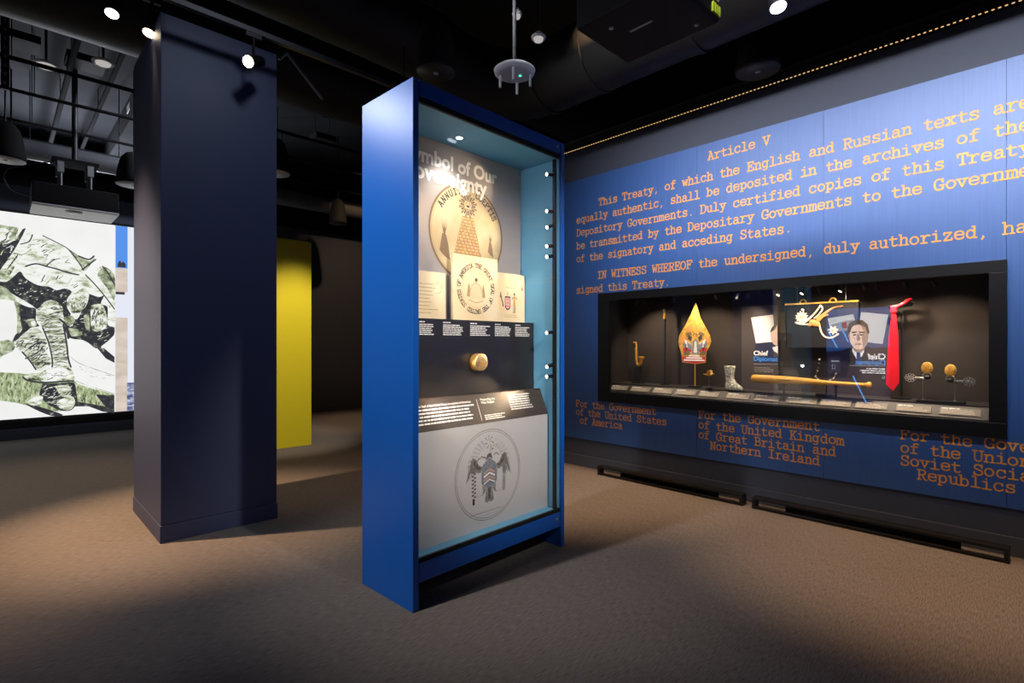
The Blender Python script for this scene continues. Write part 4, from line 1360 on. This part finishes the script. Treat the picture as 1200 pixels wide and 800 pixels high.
# reflection-like lower boot
sp([(50, 449), (70, 449), (86, 448), (89, 458), (90, 470), (84, 480), (72, 481), (60, 476), (52, 470), (46, 462)], 'dark', .0126)
sp([(64, 452), (80, 451), (84, 462), (72, 464)], 'wrap', .0130)
sp([(70, 468), (84, 464), (88, 472), (82, 480), (72, 479), (66, 473)], 'light', .0132)
sp([(30, 472), (40, 465), (50, 464), (48, 472), (40, 475)], 'lightb', .0132)
def inside(p, poly):
    c_ = False
    for (x1_, y1_), (x2_, y2_) in zip(poly, poly[1:]+poly[:1]):
        if (y1_ > p[1]) != (y2_ > p[1]) and p[0] < (x2_-x1_)*(p[1]-y1_)/(y2_-y1_)+x1_:
            c_ = not c_
    return c_
def hatch(poly, n, ang, length, wd, keys, h):
    xs_, ys_ = [p[0] for p in poly], [p[1] for p in poly]
    for i in range(n):
        p = (random.uniform(min(xs_), max(xs_)), random.uniform(min(ys_), max(ys_)))
        if not inside(p, poly):
            continue
        a = math.radians(ang+random.uniform(-28, 28))
        L_ = length*random.uniform(.4, 1.2)
        c0 = (p[0]+L_*math.cos(a), p[1]-L_*math.sin(a))
        if not inside(c0, poly):
            continue
        m_ = ((p[0]+c0[0])/2+random.uniform(-.5, .5), (p[1]+c0[1])/2+random.uniform(-.5, .5))
        sm_.line([s2(p), s2(m_), s2(c0)], wd*.0135*random.uniform(.5, 1.1), fS, h+i*1e-6, S[random.choice(keys)], round_=False)
hatch([(30, 276), (60, 284), (90, 306), (96, 318), (66, 312), (40, 306), (20, 312)], 60, 25, 7, .7, ['mid', 'ink', 'mid'], .0135)
hatch([(36, 314), (90, 324), (110, 340), (96, 352), (70, 338), (40, 330)], 80, 40, 7, .8, ['mid', 'ink', 'mid'], .0135)
hatch([(100, 322), (116, 340), (134, 364), (134, 384), (122, 348)], 40, -50, 6, .8, ['mid', 'ink'], .0135)
hatch([(-1, 264), (22, 268), (24, 290), (10, 300), (-1, 300)], 50, 40, 7, .8, ['mid', 'ink', 'white'], .0135)
hatch([(18, 322), (44, 334), (66, 340), (80, 342), (76, 370), (62, 352), (44, 362), (14, 344)], 60, 30, 3, .7, ['mid', 'light', 'lightb'], .0135)
hatch([(44, 372), (60, 356), (72, 362), (78, 400), (80, 430), (64, 432), (56, 398)], 220, 8, 7, .7, ['ink', 'mid', 'ink'], .0135)
hatch([(16, 404), (40, 386), (54, 400), (60, 424), (46, 432), (30, 418)], 170, 42, 7, .8, ['ink', 'mid', 'ink'], .0135)
hatch([(82, 350), (100, 344), (100, 362), (84, 366)], 50, 60, 5, .8, ['ink', 'mid'], .0135)
hatch([(106, 360), (120, 360), (124, 384), (108, 386)], 60, 80, 5, .8, ['mid', 'ink', 'white'], .0135)
hatch([(76, 372), (100, 372), (130, 386), (126, 402), (104, 404), (80, 394)], 60, 20, 4, .7, ['mid', 'light'], .0135)
hatch([(0, 438), (50, 442), (90, 450), (134, 462), (134, 478), (90, 474), (50, 478), (0, 468)], 260, 85, 5, .7, ['mid', 'ink', 'grass'], .0024)
hatch([(48, 450), (86, 450), (88, 470), (66, 478), (50, 468)], 90, 15, 5, .8, ['light', 'mid', 'wrap'], .0136)
hatch([(30, 444), (56, 434), (84, 436), (84, 444), (50, 446)], 40, 5, 6, .7, ['mid', 'ink'], .0136)
hatch([(90, 424), (132, 438), (132, 446), (96, 440)], 24, -12, 5, .5, ['mid'], .0136)
sl_([(80, 416), (92, 425), (110, 432), (134, 440)], .5, .0126, 'mid')
sl_([(88, 446), (110, 454), (134, 461)], .5, .0126, 'mid')
sm_.build('picture_panel', scr, True)
s3 = MB()
x1 = 2.9
s3.box((sx1+.004, SYc, .283), (x1, 9.595, 3.0), S['pale'])
xa, xb = s2((135, 300))[0]+.004, s2((149.5, 300))[0]
def zz(py):
    return s2((142, py))[1]
for y0_, y1_, k in ((250, 314, 'sky'), (314, 342, 'tan'), (346, 372, 'pale'), (372, 485, 'tan')):
    z0_, z1_ = max(zz(y1_), .284), min(zz(y0_), 2.999)
    s3.flat([(xa, z0_), (xb, z0_), (xb, z1_), (xa, z1_)], fS, .002, S[k])
s3.flat([(xa, zz(345)), (xa+.11, zz(345)), (xa+.11, zz(342)), (xa, zz(342))], fS, .003, S['ink'])
sp_ = [(xa+.02, zz(313)), (xa+.03, zz(308)), (xa+.05, zz(305)), (xa+.07, zz(308)), (xa+.09, zz(306)), (xa+.12, zz(309)), (xa+.12, zz(313))]
s3.flat(sp_, fS, .003, S['ink'])
s3.flat([(xb-.01, .284), (x1, .284), (x1, .70), (xb-.01, .70)], fS, .002, S['bluew'])
s3.build('photo_panel', scr, True)
MB().box((-2.25, 9.595, .20), (2.95, 9.6195, 3.04), 'blackm').build('backing', scr, True)

# ================================================================== REFLECTED GRAPHIC (on the opposite wall, seen in the case glass)
RX = -2.28
VX = 2*4.321-RX
rg = thing('portrait_light_panel', 'backlit blue portrait graphic on the opposite wall, seen reflected in the showcase glass', 'graphic panel', (RX, 2.2, 1.2))
ES = 5.6
R = dict(navy=emis('lit_navy', (.012, .014, .045), ES*.6), blue=emis('lit_blue', (.03, .10, .36), ES*.55), paper=emis('lit_paper', (.60, .63, .68), ES*1.0),
         skin=emis('lit_skin', (.80, .55, .45), ES*1.2), skind=emis('lit_skin_shade', (.42, .27, .22), ES*1.0), hair=emis('lit_hair', (.03, .022, .02), ES), white=emis('lit_white', (.9, .9, .95), ES),
         blue2=emis('lit_plate', (.02, .022, .05), ES), cyan=emis('lit_cyan', (.08, .36, .95), ES), grey=emis('lit_grey', (.4, .42, .5), ES*.7), red=emis('lit_red', (.5, .05, .08), ES*.5))
def r2(px, py):
    q_ = onX(px, py, VX)
    return (q_.y, q_.z)
fR2 = frame((RX, 0, 0), (0, 1, 0), (0, 0, 1))
rm = MB()
ya, yb_ = r2(1043, 400)[0], r2(968.5, 400)[0]
zt, zb_ = r2(1000, 361)[1], r2(1000, 474)[1]
rm.box((RX-.018, ya, zb_), (RX, yb_, zt), R['navy'])
rm.flat([(ya, r2(1000, 406)[1]), (yb_, r2(1000, 412)[1]), (yb_, zt), (ya, zt)], fR2, .001, R['blue'])
def rp(pts, k, h):
    rm.flat([r2(*p) for p in pts][::-1], fR2, h, R[k])
rp([(1009, 365.5), (1041, 368.5), (1034.5, 403), (1004, 399)], 'paper', .002)
rp([(970, 373), (1000, 368), (1003, 380), (973, 386)], 'paper', .002)
rp([(974, 380), (1000, 374), (1002, 386), (976, 389)], 'grey', .003)
rp([(986, 378), (992, 377), (993, 384), (987, 385)], 'red', .0035)
rp([(966, 470), (974, 425), (986, 411), (997, 406), (1006, 420), (1016, 405), (1028, 411), (1040, 422), (1043, 470)], 'navy', .004)
rp([(999, 407), (1005, 414), (1011, 406), (1013, 412), (1006, 424), (999, 412)], 'white', .005)
rp([(1004, 413), (1008, 413), (1010, 426), (1006, 430), (1004, 424)], 'blue', .006)
fc_ = [(1006.5+11.5*math.cos(t*PI/12), 392.5+17*math.sin(t*PI/12)*(1 if math.sin(t*PI/12) > 0 else .9)) for t in range(24)]
rp([(1000, 403), (1013, 402), (1013, 410), (1006, 415), (1000, 410)], 'skind', .0052)
rp(fc_, 'skin', .0056)
rp([(1007, 378), (1014, 382), (1018, 392), (1017, 400), (1012, 407), (1010, 396), (1012, 388)], 'skind', .0060)
rp([(994.5, 392), (993, 384), (996, 378), (1003, 374.5), (1011, 375), (1017, 380), (1019, 390), (1017, 392), (1014, 383), (1006, 380), (999, 382), (997, 388)], 'hair', .0064)
for ex in (1001.5, 1010):
    rp([(ex-3, 388.5), (ex+3, 388.2), (ex+3, 389.8), (ex-3, 390.2)], 'hair', .0066)
    rp([(ex-2, 391.5), (ex+2, 391.5), (ex+1.5, 393), (ex-1.5, 393)], 'hair', .0066)
rp([(1004.5, 391), (1007, 391), (1008.5, 398.5), (1004, 399)], 'skind', .0064)
rp([(1001.5, 402.5), (1010, 402.3), (1009.5, 403.8), (1002, 404)], 'skind', .0066)
rp([(994, 390), (996, 389), (996.5, 397), (994.8, 396)], 'skind', .0062)
# lettering (its left margin is the picture's right one, as glass reverses it)
l0 = r2(1037.5, 420)[0]
def zr(py):
    return r2(1025, py)[1]
rm.text('Chief', l0, zr(420.8), r2(1017, 420)[0]-l0, fR2, .008, R['white'], .03, zr(414)-zr(420.8))
rm.text('Diplomat', l0, zr(427.2), r2(1002.5, 428)[0]-l0, fR2, .008, R['cyan'], .012, zr(421.4)-zr(427.2))
rm.flat([(l0, zr(429)), (r2(996, 429)[0], zr(429)), (r2(996, 429)[0], zr(428.3)), (l0, zr(428.3))], fR2, .008, R['grey'])
rm.greek(l0, zr(432.6), r2(1008, 434)[0]-l0, 3, zr(431)-zr(433.4), .018, fR2, .008, R['white'], .3)
rm.greek(l0, zr(441), r2(1033, 442)[0]-l0, 2, .03, .018, fR2, .008, R['grey'], .3)
for q0, q1 in (((970, 386), (981, 407)), ((984, 379), (994, 400)), ((1000, 441), (1015, 471))):
    rm.line([r2(*q0), r2(*q1)], .022, fR2, .0085, R['cyan'])
rm.flat([(r2(985, 437)[0], r2(985, 437)[1]), (r2(971, 437)[0], r2(985, 437)[1]), (r2(971, 437)[0], r2(985, 418)[1]), (r2(985, 437)[0], r2(985, 418)[1])], fR2, .0075, R['blue2'])
rm.greek(r2(983.5, 424)[0], r2(980, 424)[1], .13, 1, .03, .030, fR2, .0085, R['grey'], 0)
q0, q1 = r2(979, 432), r2(975.5, 427)
rm.line([(q0[0], q0[1]), (q1[0], q0[1]), (q1[0], q1[1]), (q0[0], q1[1])], .008, fR2, .0085, R['grey'], True)
rm.build('face', rg, True)
MB().box((-2.2995, ya-.02, zb_-.02), (RX-.019, yb_+.02, zt+.02), 'blackm').build('backing', rg, True)

# ================================================================== CEILING SPACE
CZ = 4.8


def hang(mb, x, y, z, r=.006, k='black'):
    mb.tube([(x, y, z), (x, y, CZ)], r, k, 6)


# big ducts
t = MB()
t.tube([(-2.29, 5.5, 4.12), (8.75, 5.5, 4.12)], .36, 'duct', 28)
for x in (-.6, .9, 2.6, 4.3):
    t.tube([(x, 5.5, 4.12), (x+.05, 5.5, 4.12)], .372, 'duct', 28)
for x in (-1, 2, 5):
    hang(t, x, 5.5, 4.4)
tag(t.build('round_duct'), 'thick black round air duct crossing the ceiling above the column', 'air duct')
t = MB()
pth = [(3.55, -3.9, 3.66), (3.55, 3.2, 3.66)]+[(3.55-.75*(1-math.cos(a)), 3.2+.75*math.sin(a), 3.66+.28*(1-math.cos(a))) for a in [i*PI/16 for i in range(1, 9)]]+[(2.2, 3.95, 3.96), (.9, 3.97, 3.98)]
t.tube(pth, .30, 'duct', 28)
for yy in (-.5, .9, 1.75, 2.6, 3.15):
    t.tube([(3.55, yy, 3.66), (3.55, yy+.05, 3.66)], .312, 'duct', 28)
for yy in (0, 2.2):
    hang(t, 3.55, yy, 3.9)
tag(t.build('wall_duct'), 'black round duct with ringed joints running above the text wall', 'air duct')
t = MB()
t.tube([(-2.29, 9.0, 3.72), (5.2, 9.0, 3.72)], .13, 'greyd', 20)
for x in (-.5, 1.2, 3.4):
    hang(t, x, 9.0, 3.8)
tag(t.build('small_duct'), 'slim grey duct running level above the projected screen', 'air duct')
# concrete beams
t = MB().box((1.35, 6.2, 4.45), (1.75, 12.8, CZ-.001), 'ceil')
struct(t.build('ceiling_beam'))

# sprinkler and conduit runs, each its own thing
runs = [
 ((-1.5, 7.2, 4.10), (6.5, 7.2, 4.10), .022, 'black conduit crossing the ceiling left of the column, nearest of the set', 'conduit'),
 ((-1.5, 8.1, 4.10), (7.5, 8.1, 4.10), .020, 'black conduit over the ceiling just beyond the ceiling fan lamps', 'conduit'),
 ((-1.5, 8.7, 3.95), (7.5, 8.7, 3.95), .018, 'thin black conduit running above the projector mount', 'conduit'),
 ((-1.5, 9.25, 3.85), (7.5, 9.25, 3.85), .014, 'thinnest grey conduit right above the screen wall', 'conduit'),
 ((.6, 6.0, 4.45), (.6, 12.5, 4.45), .030, 'grey pipe running away along the left ceiling', 'pipe'),
 ((1.0, 6.0, 4.5), (1.0, 12.5, 4.5), .026, 'second grey pipe along the left ceiling, beside the beam', 'pipe'),
 ((1.6, -1.5, 4.3), (1.6, 3.5, 4.3), .030, 'dark sprinkler pipe above the front of the blue case', 'pipe'),
 ((2.2, -2.5, 4.2), (2.2, 3.4, 4.2), .025, 'dark pipe overhead passing the white access point', 'pipe'),
 ((-1.5, 2.9, 4.35), (3.1, 2.9, 4.35), .030, 'dark cross pipe over the top of the blue case', 'pipe'),
]
for a, b_, r_, lb, ct in runs:
    t = MB().tube([a, b_], r_, 'pipem', 12)
    A_, B_ = Vector(a), Vector(b_)
    for s in (.2, .5, .8):
        c = A_.lerp(B_, s)
        hang(t, c.x, c.y, c.z, .005)
    tag(t.build('ceiling_' + ct), lb, ct, 'dark pipes and conduits under the ceiling')

# lighting tracks
def track(a, b_, label):
    t = MB()
    a, b_ = Vector(a), Vector(b_)
    d_ = (b_-a).normalized()
    n_ = Vector((-d_.y, d_.x, 0))
    vv_ = []
    for p in (a, b_):
        for sx_, sz_ in ((-1, -1), (1, -1), (1, 1), (-1, 1)):
            vv_.append(p+n_*.018*sx_+Vector((0, 0, .017*sz_)))
    t.add(vv_, [(0, 1, 2, 3)[::-1], (4, 5, 6, 7), (0, 1, 5, 4), (1, 2, 6, 5), (2, 3, 7, 6), (3, 0, 4, 7)], 'pipe')
    for s in (.15, .5, .85):
        c = a.lerp(b_, s)
        hang(t, c.x, c.y, c.z, .005)
    tag(t.build('lighting_track'), label, 'light track', 'lighting tracks')
track((-1.5, 3.76, 3.37), (3.1, 3.76, 3.37), 'dark lighting track passing in front of the column top')
track((-1.5, 4.22, 3.60), (.73, 4.22, 3.60), 'short lighting track beside the column, carrying two lit heads')

# spotlights on the tracks: lens direction towards the viewer side
def track_head(p, aim, label, lampk, top, power=0, col=NEUT):
    p = Vector(p)
    o = thing('track_spotlight', label, 'spotlight', tuple(p), 0, 'lit ceiling spotlights')
    d_ = Vector(aim).normalized()
    MB().tube([p-d_*.09, p-d_*.085, p+d_*.05, p+d_*.06], [.030, .036, .040, .043], 'black', 18).build('can', o, True)
    MB().lathe([(.037, .0605), (.036, .064)], lampk, p+d_*0, tuple(d_), 18).build('lens', o, True)
    MB().tube([(p.x, p.y, top), (p.x, p.y, p.z+.06), p-d_*.03], .009, 'black', 8).box((p.x-.05, p.y-.016, top-.03), (p.x+.05, p.y+.016, top), 'black').build('yoke', o, True)
    if power:
        spot(tuple(p+d_*.075), tuple(p+d_*2), power, 60, .8, col, .03, 'track_lamp')
def aimcam(p, mixd, k=.55):
    return (Vector((0, 0, 1.27))-Vector(p)).normalized()*k+Vector(mixd)
p = onY(297, 72, 3.76)
track_head(p, aimcam(p, (-.5, .0, -.2)), 'lit spotlight hanging in front of the column top right corner', 'lamp', 3.353, 60, WARMW)
p = onY(178, 31, 4.22)
track_head(p, aimcam(p, (-.2, .3, -.7)), 'lit warm spotlight beside the column top left edge', 'lamp', 3.583, 30, WARM)
p = onY(133, 8, 4.22)
track_head(p, aimcam(p, (-.1, .2, -.6)), 'lit bluish spotlight above the left of the column, near the top frame edge', 'lampc', 3.583, 25, COOL)
p = Vector((.02, 4.22, 3.42))
track_head(p, (.62, -.85, -.42), 'lit spotlight on the short track at the left frame edge, aimed at the blue case', 'lampc', 3.583, 75, COOL)
p = onX(910, -3, 2.75)
track_head(p, aimcam(p, (.3, 0, -.5)), 'lit white spotlight above the black pendant near the text wall', 'lampc', CZ, 0)

# pendant speakers / bell shades
def pendant(px, py, wpx, label, lit=False):
    """py and wpx: pixel row and width of the lower rim; all rims hang at one height"""
    z = 3.32
    dd = ray(px, py)
    depth = (z-1.27)/dd.z
    p = Vector((0, 0, 1.27))+dd*depth
    r_ = wpx/620*depth/2
    o = thing('bell_pendant', label, 'pendant', tuple(p), 0, 'black bell-shaped ceiling pendants')
    MB().lathe([(r_, 0), (r_*1.02, .02), (r_*.96, .10), (r_*.84, .24), (r_*.70, .34), (r_*.45, .40), (.03, .42)], 'blackm', p, n=32).build('shade', o, True)
    MB().lathe([(r_*.97, -.004), (r_*.97, -.0005)], 'white' if lit else 'pipe', p, n=32).lathe([(.02, -.010), (.02, -.0045)], 'grey', p, n=12).build('grille', o, True)
    MB().tube([(p.x, p.y, z+.42), (p.x, p.y, CZ)], .008, 'black', 8).build('stem', o, True)
pendant(888, 83, 49, 'black bell pendant hanging over the text wall')
pendant(511, 85, 46, 'black bell pendant hanging just behind the top of the blue case')
pendant(396, 262, 20, 'small distant black bell pendant beside the blue case left edge')
pendant(322, 203, 34, 'bell pendant with pale underside peeking from the column right edge', True)
pendant(157, 217, 36, 'bell pendant with pale underside peeking from the column left edge', True)
pendant(6, 187, 38, 'bell pendant with pale underside at the left frame edge', True)

# black projector overhead
bp = thing('black_projector', 'large black ceiling projector with lime vent fins overhead', 'projector', (2.39, 1.47, 2.9))
b = MB()
b.box((2.156, 1.19, 2.90), (2.63, 1.74, 3.16), 'blackm')
b.build('housing', bp, True, bevel=.012)
for x_ in [2.60-i*.022 for i in range(4)]+[2.24+i*.022 for i in range(3)]:
    MB().box((x_, 1.178, 2.917), (x_+.012, 1.1895, 2.965), 'lime').build('vent_fin', bp, True)
v = MB()
for i in range(7):
    v.box((2.36, 1.182, 2.99+i*.02), (2.60, 1.1895, 3.0+i*.02), 'grey')
v.build('grille', bp, True)
MB().box((2.36, 1.42, 2.8985), (2.375, 1.55, 2.8998), 'grey').build('badge', bp, True)
for x_, y_ in ((2.27, 1.60), (2.56, 1.28)):
    MB().lathe([(.012, 2.896), (.012, 2.8998)], 'grey', (x_, y_, 0), n=12).build('screw', bp, True)
MB().tube([(2.25, 1.6, 3.16), (2.25, 1.6, CZ)], .03, 'black', 12).build('mount_pole', bp, True)

# white-bottomed projector near the screen
p0 = onZ(89, 249, 2.86)
wp = thing('white_projector', 'pale-bottomed projector hanging in front of the projected screen', 'projector', tuple(p0))
cx_, cy_, cz_ = p0
hw = .40
MB().box((cx_-hw, cy_-.17, cz_), (cx_+hw, cy_+.45, cz_+.03), 'white').build('underside', wp, True, bevel=.006)
MB().box((cx_-hw, cy_-.17, cz_+.0305), (cx_+hw, cy_+.45, cz_+.27), 'blackm').build('housing', wp, True, bevel=.01)
MB().lathe([(.07, -.018), (.085, -.001)], 'white', (cx_-.02, cy_-.02, cz_), n=20).build('foot', wp, True)
MB().lathe([(.09, 0), (.085, .10), (.07, .11)], 'black', (cx_-.1, cy_+.45, cz_+.14), (0, 1, 0), 20).build('lens', wp, True)
fm = MB()
for sx_ in (-.14, .14):
    for sy_ in (0, .28):
        fm.tube([(cx_+sx_, cy_+sy_, cz_+.27), (cx_+sx_, cy_+sy_, cz_+.62)], .016, 'steel', 8)
        fm.box((cx_+sx_-.03, cy_+sy_-.02, cz_+.46), (cx_+sx_+.03, cy_+sy_+.02, cz_+.60), 'grey')
fm.box((cx_-.22, cy_-.03, cz_+.60), (cx_+.22, cy_+.31, cz_+.63), 'pipem')
fm.tube([(cx_, cy_+.14, cz_+.63), (cx_, cy_+.14, CZ)], .03, 'pipe', 10)
fm.build('hanging_frame', wp, True)
cb = MB()
cb.tube(smooth_path([(cx_-hw, cy_, cz_+.12), (cx_-hw-.18, cy_, cz_+.18), (cx_-hw-.20, cy_, cz_+.38), (cx_-.2, cy_+.1, cz_+.60)], 6), .007, 'black', 6)
cb.build('cable', wp, True)

# access point with four antennas and green light
p = onZ(603, 88, 2.98)
ap = thing('wireless_access_point', 'white ceiling access point with four stub antennas and green light', 'access point', tuple(p))
MB().lathe([(.095, 0), (.128, .012), (.132, .028), (.112, .042), (.03, .050)], 'white', p, n=32).build('housing', ap, True)
for dx_, dy_ in ((-.07, -.06), (.07, -.07), (.08, .06), (-.06, .07)):
    MB().tube([(p.x+dx_, p.y+dy_, p.z+.004), (p.x+dx_, p.y+dy_, p.z-.075)], [.009, .008], 'white', 10).build('antenna', ap, True)
MB().lathe([(.007, -.003), (.007, -.0001)], 'green', (p.x+.03, p.y-.02, p.z), n=12).build('status_light', ap, True)
MB().tube([(p.x, p.y, p.z+.05), (p.x, p.y, CZ)], .012, 'blackm', 8).lathe([(.04, .0505), (.03, .08)], 'blackm', p, n=12).build('hanger', ap, True)
# sprinkler heads / small discs, with a glow added so they look lit
def glow_disc(px, py, z, r_, label, kind='ceiling_disc', cat='ceiling lamp', grp='pale discs hanging below the ceiling'):
    q_ = onZ(px, py, z)
    o = thing(kind, label, cat, tuple(q_), 0, grp)
    MB().lathe([(r_, 0), (r_*1.02, .012), (r_*.8, .025), (r_*.3, .05)], 'white', q_, n=24).build('rim', o, True)
    MB().lathe([(r_*.6, -.02), (r_*.7, -.0005)], 'dim', q_, n=20).build('bowl', o, True)
    MB().tube([(q_.x, q_.y, q_.z+.05), (q_.x, q_.y, CZ)], .012, 'pipe', 8).build('stem', o, True)
glow_disc(54, 77, 4.2, .12, 'pale round dish hanging at the upper left, over the screen')
glow_disc(121, 74, 4.25, .10, 'pale round dish hanging nearer the column, upper left')
glow_disc(631, 45, 3.6, .055, 'tiny white disc hanging right of the access point')
glow_disc(606, 18, 3.6, .035, 'tiny white disc hanging above the access point', )
def box_lamp(px, py, Y, label):
    q_ = onY(px, py, Y)
    o = thing('box_luminaire', label, 'ceiling lamp', tuple(q_), 0, 'small pale box lamps')
    MB().box((q_.x-.07, q_.y-.12, q_.z-.06), (q_.x+.07, q_.y+.12, q_.z+.06), 'white').build('body', o, True, bevel=.01)
    MB().tube([(q_.x, q_.y, q_.z+.06), (q_.x, q_.y, CZ)], .01, 'black', 8).build('stem', o, True)
box_lamp(157, 128, 9.3, 'small pale box lamp close to the column left edge')
box_lamp(13, 160, 9.35, 'pale vertical bracket lamp at the left above the round dish')
# dark acoustic baffles
def baffle(px, py, z, sx_, sy_, label):
    q_ = onZ(px, py, z)
    t_ = MB().box((q_.x-sx_, q_.y-sy_, z), (q_.x+sx_, q_.y+sy_, z+.08), 'blackm')
    for dx_ in (-.7, .7):
        hang(t_, q_.x+dx_*sx_, q_.y, z+.08, .004)
    tag(t_.build('ceiling_baffle', bevel=.005), label, 'baffle', 'small black baffle boards')
baffle(14, 50, 4.4, .22, .16, 'black board under the ceiling at the left frame edge')
baffle(112, 48, 4.5, .16, .12, 'black board under the ceiling nearest the round duct')
baffle(100, 78, 4.5, .18, .16, 'black board under the ceiling between the pale dishes')
baffle(378, 166, 4.4, .16, .14, 'black board under the ceiling seen between column and blue case')
# vertical perforated channel at the left
q_ = onY(6, 90, 7.0)
t_ = MB().box((q_.x-.03, q_.y-.02, 3.7), (q_.x+.03, q_.y+.02, CZ), 'black')
zz_ = 3.74
while zz_ < CZ-.05:
    t_.box((q_.x-.012, q_.y-.0215, zz_), (q_.x+.012, q_.y-.020, zz_+.035), 'steel')
    zz_ += .085
tag(t_.build('perforated_channel'), 'black perforated channel hanging at the left frame edge', 'channel')
# triangular truss right of the column
t_ = MB()
a, b_ = onY(336, 62, 4.3), onY(378, 116, 4.3)
t_.tube([a, b_], .012, 'grey', 8)
t_.tube([onY(327, 70, 4.3), a], .012, 'grey', 8)
hang(t_, a.x, a.y, a.z, .010)
tag(t_.build('truss_brace'), 'thin grey angled brace under the ceiling right of the column', 'brace')
